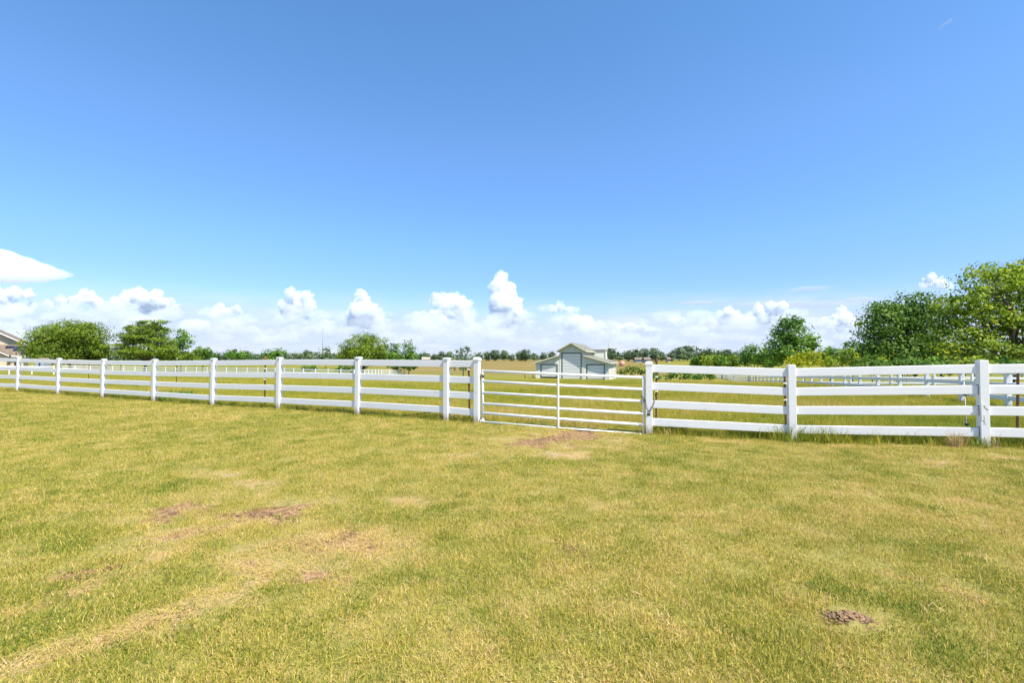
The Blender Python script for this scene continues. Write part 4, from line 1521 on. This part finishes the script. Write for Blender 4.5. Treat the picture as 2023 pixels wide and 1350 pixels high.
# tall rough grass beyond the fence
x, y = frustum_points(74000, 6.5, 62.0, 7.0, 1.14, 1.35)
sd = fence_side(x, y)
m = (sd > .12) & ~((x > gl[0]) & (x < gr_[0]) & (sd < .5) & (rng.random(len(x)) < .6))
x, y, sd = x[m], y[m], sd[m]
a = fbm(x * .12 + 7, y * .2 + 3, 4)
b = fbm(x * .9 + 3, y * .9 + 5, 3)
t = .50 + .9 * (a - .5) + .55 * (b - .5) + rng.normal(0, .10, len(x))
s = (.45 + .65 * b) * (.72 + sstep(12, 30, y) * .40 - sstep(35, 60, y) * .45)
scatter('pasture_grass', 'rough ungrazed pasture grass beyond the white fence', np.stack([x, y, ground_z(x, y)], 1), rng.uniform(0, 6.28, len(x)), s, np.clip(t, 0, 1), rng.integers(0, 4, len(x)), field_lib, 'grass')

# unmown strip along the feet of the fence
xs, ys, ts, ss = [], [], [], []
for i in list(range(0, 9)) + [10, 11, 12]:
    p, q = POSTS[i][:2], POSTS[i + 1][:2]
    ln = np.linalg.norm(q - p)
    right = i >= 10
    n = int(ln * (60 if right else 42))
    u = rng.random(n)
    off_ = rng.normal(.12 if right else .10, .14 if right else .12, n)
    nr = np.array([-(q - p)[1], (q - p)[0]]) / ln
    if nr[1] < 0:
        nr = -nr
    P2 = p + (q - p) * u[:, None] + nr * off_[:, None]
    xs.append(P2[:, 0]); ys.append(P2[:, 1])
    ts.append(np.clip(rng.normal(.34 if right else .42, .22, n), 0, 1))
    ss.append(rng.uniform(.32, .85, n) * (1.3 if right else .85) * (.55 + .9 * fbm(P2[:, 0] * .8, P2[:, 1] * .8, 2)))
xs, ys, ts, ss = map(np.concatenate, (xs, ys, ts, ss))
scatter('fence_line_grass', 'taller unmown grass along the feet of the white fence', np.stack([xs, ys, ground_z(xs, ys)], 1), rng.uniform(0, 6.28, len(xs)), ss, ts, rng.integers(0, 4, len(xs)), field_lib, 'grass')


# ------------------------------------------------------------------ small plants and debris
def tuft(name, label, cat, px, py_d, n, l0, l1, wd, lean, mat, rad=.08, curl=.7):
    d = py_d
    g = gpos(px, d)
    V, F, t_ = blades(n, rad, l0, l1, wd, lean, int(px), curl)
    o = link(name, raw_mesh(name, V, F, {'tint': t_}), LEAF[mat], None, g)
    return tag(o, label, cat)


tuft('dry_tuft', 'bushy tan dry grass tuft under the rails left of the cracked post', 'grass tuft', 1882, fence_depth(1882) - .12, 150, .12, .33, .007, .55, 'straw', .09)
tuft('dry_tuft', 'small bent tan grass stalk right of the cracked post', 'grass tuft', 1962, fence_depth(1962) - .12, 22, .15, .36, .006, .5, 'straw', .05)
tuft('weed', 'leafy green weed under the rails right of the chained post', 'weed', 1330, fence_depth(1330) + .2, 120, .12, .32, .014, .6, 'weed', .16)
tuft('weed', 'dark leafy weed under the rails left of the plain uncapped post', 'weed', 1530, fence_depth(1530) + .2, 140, .10, .30, .016, .7, 'dark', .18)
tuft('weed', 'broad green weed at the foot of the cracked post', 'weed', 1930, fence_depth(1930) - .14, 90, .08, .24, .008, .6, 'weed', .12)
tuft('weed', 'dark weed clump behind the lower rails of the left fence', 'weed', 345, fence_depth(345) + 1.35, 620, .18, .46, .02, .55, 'dark', .60)
tuft('weed', 'green weed clump showing through the left fence left of the dark one', 'weed', 265, fence_depth(265) + 1.25, 420, .16, .40, .018, .55, 'weed', .55)
for px, lab, hh in ((1353, 'taller orange-red wildflower under the rails right of the gate', .20), (1345, 'shorter orange-red wildflower left of the taller one', .17)):
    d = fence_depth(px) + .12
    g = gpos(px, d)
    fl_ = thing('wildflower', lab, 'flower', g)
    link('stem', tube_mesh('stem', [(0, 0, -.02), (.008, 0, hh * .6), (.004, .005, hh)], [.004, .003, .002], 6), LEAF['weed'], fl_)
    n = 34
    z = rng.uniform(hh * .62, hh * 1.12, n)
    aa = rng.uniform(0, 6.28, n)
    C = np.stack([np.cos(aa) * .018, np.sin(aa) * .018, z], 1)
    V, F, t_ = rhombus_leaves(C, np.stack([np.cos(aa), np.sin(aa), np.full(n, .4)], 1), np.full(n, .024), np.full(n, .5), 1.9)
    link('petals', raw_mesh('petals', V, F), M['petal'], fl_)
# dark wire lying in the grass left of the hinge post
wp = []
for px, py in ((748, 818), (770, 822), (800, 822), (830, 818), (862, 813), (880, 816)):
    d = fence_depth(px) + .15
    x_, y_ = plan(px, d)
    wp.append((x_, y_, max(at(px, py, d)[2], gz(x_, y_) + .03)))
tag(link('loose_cable', tube_mesh('loose_cable', wp, .009, 6), M['black']), 'loose black cable lying under the fence rails left of the gate', 'cable')
# clods on the dug patches
clod_me = []
for k in range(3):
    bm = bmesh.new()
    bmesh.ops.create_icosphere(bm, subdivisions=2, radius=1.0)
    for v in bm.verts:
        v.co *= 1 + rng.uniform(-.28, .28)
        v.co.z *= .65
    clod_me.append(bm_mesh('clod', bm))
soil_m = plain('dry_soil', (0.34, 0.200, 0.105), .95, .5, 8.0, bump=.8, bscale=30, coord='Generated')
CV, CF, nb = [], [], 0
for c, n, sx, sy, r0, r1 in ((on_ground(1678, 1226), 230, .085, .055, .003, .011), (on_ground(1712, 1230), 70, .05, .03, .003, .009), (on_ground(1100, 868), 160, .34, .28, .004, .014), (on_ground(470, 1018), 60, .28, .10, .004, .014),
                            (on_ground(180, 1132), 40, .10, .05, .004, .012), (on_ground(1128, 1085), 40, .04, .06, .004, .012), (on_ground(1040, 1030), 30, .10, .06, .004, .010)):
    for _ in range(n):
        x_, y_ = c[0] + rng.normal(0, sx), c[1] + rng.normal(0, sy)
        me = clod_me[rng.integers(3)]
        co = np.array([v.co[:] for v in me.vertices]) * rng.uniform(r0, r1)
        a = rng.uniform(0, 6.28)
        co = co @ np.array([[math.cos(a), -math.sin(a), 0], [math.sin(a), math.cos(a), 0], [0, 0, 1]])
        hz_ = .045 * math.exp(-(((x_ - mound[0]) / .12) ** 2 + ((y_ - mound[1]) / .09) ** 2))
        CV.append(co + np.array([x_, y_, gz(x_, y_) + hz_]))
        CF.append(np.array([p.vertices[:] for p in me.polygons]) + nb)
        nb += len(co)
tag(link('soil_clods', raw_mesh('soil_clods', np.concatenate(CV), np.concatenate(CF)), soil_m), 'crumbled brown soil clods on the bare patches of the lawn', 'soil', kind='stuff')

# ------------------------------------------------------------------ clouds: real bodies of vapour lobes far away
bm = bmesh.new()
bmesh.ops.create_icosphere(bm, subdivisions=2, radius=1.0)
ICO_V = np.array([v.co[:] for v in bm.verts])
ICO_F = np.array([[v.index for v in f.verts] for f in bm.faces])
bm.free()


def cloud_mat(name, dens, nscale=.004, namp=.35):
    m, t, p, out = material(name)
    t.n.remove(p)
    a = t.node('ShaderNodeAttribute', attribute_name='fade')
    geo = t.node('ShaderNodeNewGeometry')
    n = t.noise(t.mapping(geo.outputs['Position'], (1, 1, 1.8)), nscale, 5.0, .6)
    al = t.math('ADD', a.outputs['Fac'], t.math('MULTIPLY', t.math('SUBTRACT', n, .5), namp))
    al = t.remap(al, .0, 1.0, 0.0, dens)
    df = t.node('ShaderNodeBsdfDiffuse')
    df.inputs[0].default_value = (.70, .70, .71, 1)
    tl = t.node('ShaderNodeBsdfTranslucent')
    tl.inputs[0].default_value = (.70, .70, .71, 1)
    mx0 = t.node('ShaderNodeMixShader')
    mx0.inputs[0].default_value = .45
    t.l.new(df.outputs[0], mx0.inputs[1])
    t.l.new(tl.outputs[0], mx0.inputs[2])
    tr = t.node('ShaderNodeBsdfTransparent')
    mx = t.node('ShaderNodeMixShader')
    t.put(mx.inputs[0], al)
    t.l.new(tr.outputs[0], mx.inputs[1])
    t.l.new(mx0.outputs[0], mx.inputs[2])
    t.l.new(mx.outputs[0], out.inputs[0])
    return m


def vapour(name, density):
    m = bpy.data.materials.new(name)
    m.use_nodes = True
    t = NT(m.node_tree)
    t.n.clear()
    out = t.node('ShaderNodeOutputMaterial')
    v = t.node('ShaderNodeVolumeScatter')
    v.inputs['Color'].default_value = (1, 1, 1, 1)
    v.inputs['Density'].default_value = density
    v.inputs['Anisotropy'].default_value = 0.0
    t.l.new(v.outputs[0], out.inputs['Volume'])
    return m


CM = vapour('cumulus_vapour', .028)
CW = cloud_mat('thin_vapour', .34, .0035, 1.8)
CT = cloud_mat('trace_vapour', .30, .012, 1.6)
CA = vapour('anvil_vapour', .0038)
CB = vapour('bank_vapour', .0031)
BILLOW = bpy.data.textures.new('billow', 'CLOUDS')
BILLOW.noise_scale = 70.0
BILLOW.noise_depth = 3
CURL = bpy.data.textures.new('curl', 'CLOUDS')
CURL.noise_scale = 22.0
CURL.noise_depth = 2


def melt(name, S, c0, voxel, amp, base_z, top_z, squash=.92):
    """fuse overlapping puffs into one lumpy body; 'fade' thins it towards its base"""
    V = np.concatenate([ICO_V * (np.array([1, 1, squash]) * r if np.isscalar(r) else np.array(r)) + c for c, r in S]) - c0
    F = np.concatenate([ICO_F + i * len(ICO_V) for i in range(len(S))])
    tmp = bpy.data.objects.new('raw', raw_mesh('raw', V, F))
    COL.objects.link(tmp)
    md = tmp.modifiers.new('fuse', 'REMESH')
    md.mode = 'VOXEL'
    md.voxel_size = voxel
    for tex, st in ((BILLOW, amp), (CURL, amp * .8)):
        if amp > 0:
            dm = tmp.modifiers.new('lump', 'DISPLACE')
            dm.texture = tex
            dm.strength = st
            dm.mid_level = .5
    dg = bpy.context.evaluated_depsgraph_get()
    me = bpy.data.meshes.new_from_object(tmp.evaluated_get(dg))
    bpy.data.objects.remove(tmp)
    me.name = name
    n = len(me.vertices)
    co = np.empty(n * 3, np.float32)
    me.vertices.foreach_get('co', co)
    z = co.reshape(-1, 3)[:, 2]
    fade = np.clip((z - base_z) / (top_z - base_z), -.4, 1.3)
    me.attributes.new('fade', 'FLOAT', 'POINT').data.foreach_set('value', fade.astype(np.float32))
    me.polygons.foreach_set('use_smooth', np.ones(len(me.polygons), bool))
    return me


def cumulus(label, lobes, base_py, D=8000.0, fade_px=26, n1=15, n2=6, mat=None, grow=1.12):
    """lobes in photograph pixels (x, y, r); puffs billow on their surface; the body grows shallow towards its base"""
    k = D / FPX
    S = []

    def add(c, r, cy):
        # a lobe low in the cloud is shallow along the line of sight, so it thins out
        f = .03 + .30 * min(1.0, max(0.0, (cz(c) / (fade_px * k)))) ** 1.8
        S.append((np.array([c[0], cy + (c[1] - cy) * f, c[2]]), (r, r * f, r * .92)))

    zb = at(lobes[0][0], base_py, D)[2]

    def cz(c):
        return c[2] - zb
    for px, py, r in lobes:
        r = r * grow
        c = at(px, py, D + rng.uniform(-.5, .5) * r * k)
        add(c, r * k * .92, c[1])
        for _ in range(n1):
            u = rng.normal(size=3)
            u /= np.linalg.norm(u)
            r1 = r * k * rng.uniform(.22, .46)
            c1 = c + u * (r * k * .93 - r1 * .45)
            add(c1, r1, c[1])
            for _ in range(n2):
                v = rng.normal(size=3) + u * .8
                v /= np.linalg.norm(v)
                r2 = r1 * rng.uniform(.28, .48)
                add(c1 + v * (r1 - r2 * .45), r2, c[1])
    c0 = at(lobes[0][0], base_py, D)
    me = melt('cumulus_cloud', S, c0, 7.0, 30.0, 0.0, fade_px * k)
    return tag(link('cumulus_cloud', me, mat or CM, None, c0), label, 'cloud')


cumulus('tallest white cumulus tower, rising just left of the barn', [(990, 548, 12), (985, 566, 18), (1000, 582, 22), (988, 592, 22), (1012, 604, 22), (990, 612, 20), (1022, 624, 18), (1000, 630, 20), (1042, 648, 14), (970, 645, 16)], 662, fade_px=55)
cumulus('broad flat-topped white cumulus left of the tallest tower', [(866, 592, 15), (892, 596, 20), (915, 604, 17), (880, 612, 20), (905, 622, 20), (925, 630, 14), (858, 628, 16), (828, 628, 14), (838, 640, 16), (880, 642, 18)], 662, fade_px=50)
cumulus('pointed white cumulus over the round bright tree', [(714, 582, 11), (718, 596, 15), (708, 612, 18), (730, 612, 16), (742, 626, 16), (700, 628, 18), (758, 640, 14), (722, 636, 18), (685, 636, 14)], 662, fade_px=45)
cumulus('lumpy white cumulus with two heads left of the pointed one', [(574, 580, 12), (586, 592, 15), (606, 588, 13), (560, 604, 14), (590, 608, 18), (612, 606, 13), (566, 618, 14), (640, 632, 12), (656, 642, 10), (600, 636, 14)], 652, fade_px=45)
cumulus('pair of small white puffs left of the two-headed cumulus', [(432, 612, 12), (447, 616, 9), (467, 612, 9), (424, 620, 9), (474, 618, 7)], 640, fade_px=26)
cumulus('wide low cloud bank over the cypress', [(250, 590, 16), (275, 586, 18), (305, 592, 18), (330, 602, 16), (232, 600, 14), (290, 604, 20), (345, 612, 12), (180, 590, 14), (165, 580, 10), (192, 600, 13), (150, 596, 14)], 640, fade_px=50)
cumulus('low cloud puffs under the anvil at the left edge', [(10, 585, 16), (30, 578, 13), (55, 582, 12), (-15, 580, 20), (60, 610, 13), (95, 604, 12), (30, 608, 14), (120, 596, 12)], 640, fade_px=50)
cumulus('ragged white cumulus just above the barn roof', [(1106, 606, 10), (1092, 612, 9), (1124, 614, 10), (1140, 634, 14), (1125, 640, 14), (1160, 640, 14), (1180, 648, 14), (1150, 652, 14), (1196, 654, 9), (1104, 658, 8), (1140, 612, 6)], 682, fade_px=44)
cumulus('low row of white puffs right of the barn', [(1225, 652, 11), (1245, 648, 12), (1268, 650, 11), (1285, 656, 11), (1302, 658, 9), (1215, 658, 9)], 680, fade_px=34)
cumulus('small round white puff over the utility pole', [(1335, 632, 9), (1348, 634, 8), (1324, 636, 8)], 656, fade_px=26)
cumulus('double white cumulus left of the maple', [(1440, 616, 12), (1425, 628, 14), (1456, 630, 14), (1500, 614, 14), (1524, 606, 11), (1545, 606, 12), (1510, 628, 16), (1538, 622, 16), (1480, 632, 14), (1405, 636, 11)], 664, fade_px=46)
cumulus('white cumulus between the maple and the dark tree', [(1664, 616, 11), (1672, 630, 14), (1648, 632, 12), (1685, 640, 12), (1630, 636, 10), (1660, 645, 14)], 668, fade_px=40)
cumulus('white cumulus peak behind the top of the dark tree', [(1842, 548, 9), (1836, 558, 12), (1856, 560, 12), (1874, 566, 10), (1824, 566, 9)], 582, fade_px=24)


def bank(label, x0, x1, y0, y1, n, rr, D=7000.0):
    k = D / FPX
    S = []
    for _ in range(n):
        px, py = rng.uniform(x0, x1), y0 + (y1 - y0) * rng.random() ** .8
        r = rr * rng.uniform(.5, 1.2) * k
        S.append((at(px, py, D + rng.uniform(-300, 300)), (r * 1.7, r * rng.uniform(.4, .9), r * .62)))
        for _ in range(5):
            u = rng.normal(size=3)
            u /= np.linalg.norm(u)
            S.append((S[-1][0] * 0 + at(px, py, D) + u * np.array([r * 1.3, r * .5, r * .5]), (r * .5, r * .4, r * .35)))
    c0 = at((x0 + x1) / 2, y1, D)
    return tag(link('cloud_bank', melt('cloud_bank', S, c0, 16.0, 60.0, 0, 400), CB, None, c0), label, 'cloud')


bank('long hazy bank of low cloud behind the left-hand trees and cypress', -60, 430, 596, 668, 50, 19)
bank('long hazy bank of low cloud behind the middle of the fence', 400, 1090, 608, 680, 92, 16)
bank('long hazy bank of low cloud right of the barn roof', 1090, 1790, 618, 682, 78, 16)


def sheet_cloud(name, label, px, py, wpx, D, depth, thick, mat, tilt=0.0, seed=1, power=1.6):
    """thin lens of vapour lying level in the air"""
    n, m_ = 40, 24
    c = at(px, py, D)
    hw = wpx * .5 * D / FPX
    V, fd = [], []
    for sgn in (1, -1):
        for i in range(n + 1):
            for j in range(m_ + 1):
                u, v = 2 * i / n - 1, 2 * j / m_ - 1
                r = math.sqrt(min(1.0, u * u + v * v * (1 - .0)))
                wob = float(fbm(np.array([u * 2.2 + seed * 7]), np.array([v * 2.2 + seed * 3]), 3)[0]) - .5
                h = max(0, 1 - r ** power)
                V.append((u * hw, v * depth, sgn * thick * h * (.7 + .9 * wob) + u * hw * math.tan(tilt)))
                fd.append(min(1.15, max(-.4, 1.9 * (1 - r) - .15)))
    q = []
    w1 = m_ + 1
    half = (n + 1) * w1
    for s_ in (0, 1):
        for i in range(n):
            for j in range(m_):
                a = s_ * half + i * w1 + j
                f = [a, a + 1, a + w1 + 1, a + w1]
                q.append(f if s_ else f[::-1])
    o = link(name, raw_mesh(name, np.array(V), np.array(q), {'fade': np.array(fd)}, smooth=True), mat, None, c)
    return tag(o, label, 'cloud')


kA = 9000 / FPX
SA = [(at(px, py, 9000), (rx * kA, rx * kA * .8, ry * kA)) for px, py, rx, ry in ((-70, 520, 75, 40), (-10, 526, 60, 37), (35, 533, 48, 29), (75, 539, 38, 21), (108, 542, 26, 12), (132, 543, 14, 5))]
c0 = at(-10, 570, 9000)
tag(link('anvil_cloud', melt('anvil_cloud', SA, c0, 22.0, 30.0, -120, 330), CA, None, c0), 'smooth white anvil cloud jutting in from the left edge', 'cloud')
sheet_cloud('wisp_cloud', 'small flat white wisp above the maple', 1598, 571, 90, 9000, 420, 45, CW, 0, 2)
sheet_cloud('wisp_cloud', 'flat pale wisp above the double cumulus', 1375, 599, 85, 9500, 420, 35, CW, 0, 3)
sheet_cloud('wisp_cloud', 'flat wisp left of the dark tree', 1700, 592, 80, 9500, 420, 50, CW, 0, 4)
sheet_cloud('wisp_cloud', 'long faint veil of cloud over the right-hand trees', 1570, 602, 360, 10500, 900, 60, CW, 0, 5)
sheet_cloud('wisp_cloud', 'tiny faint wisp high in the upper right of the sky', 1868, 46, 40, 3500, 44, 16, CT, R(34), 6)
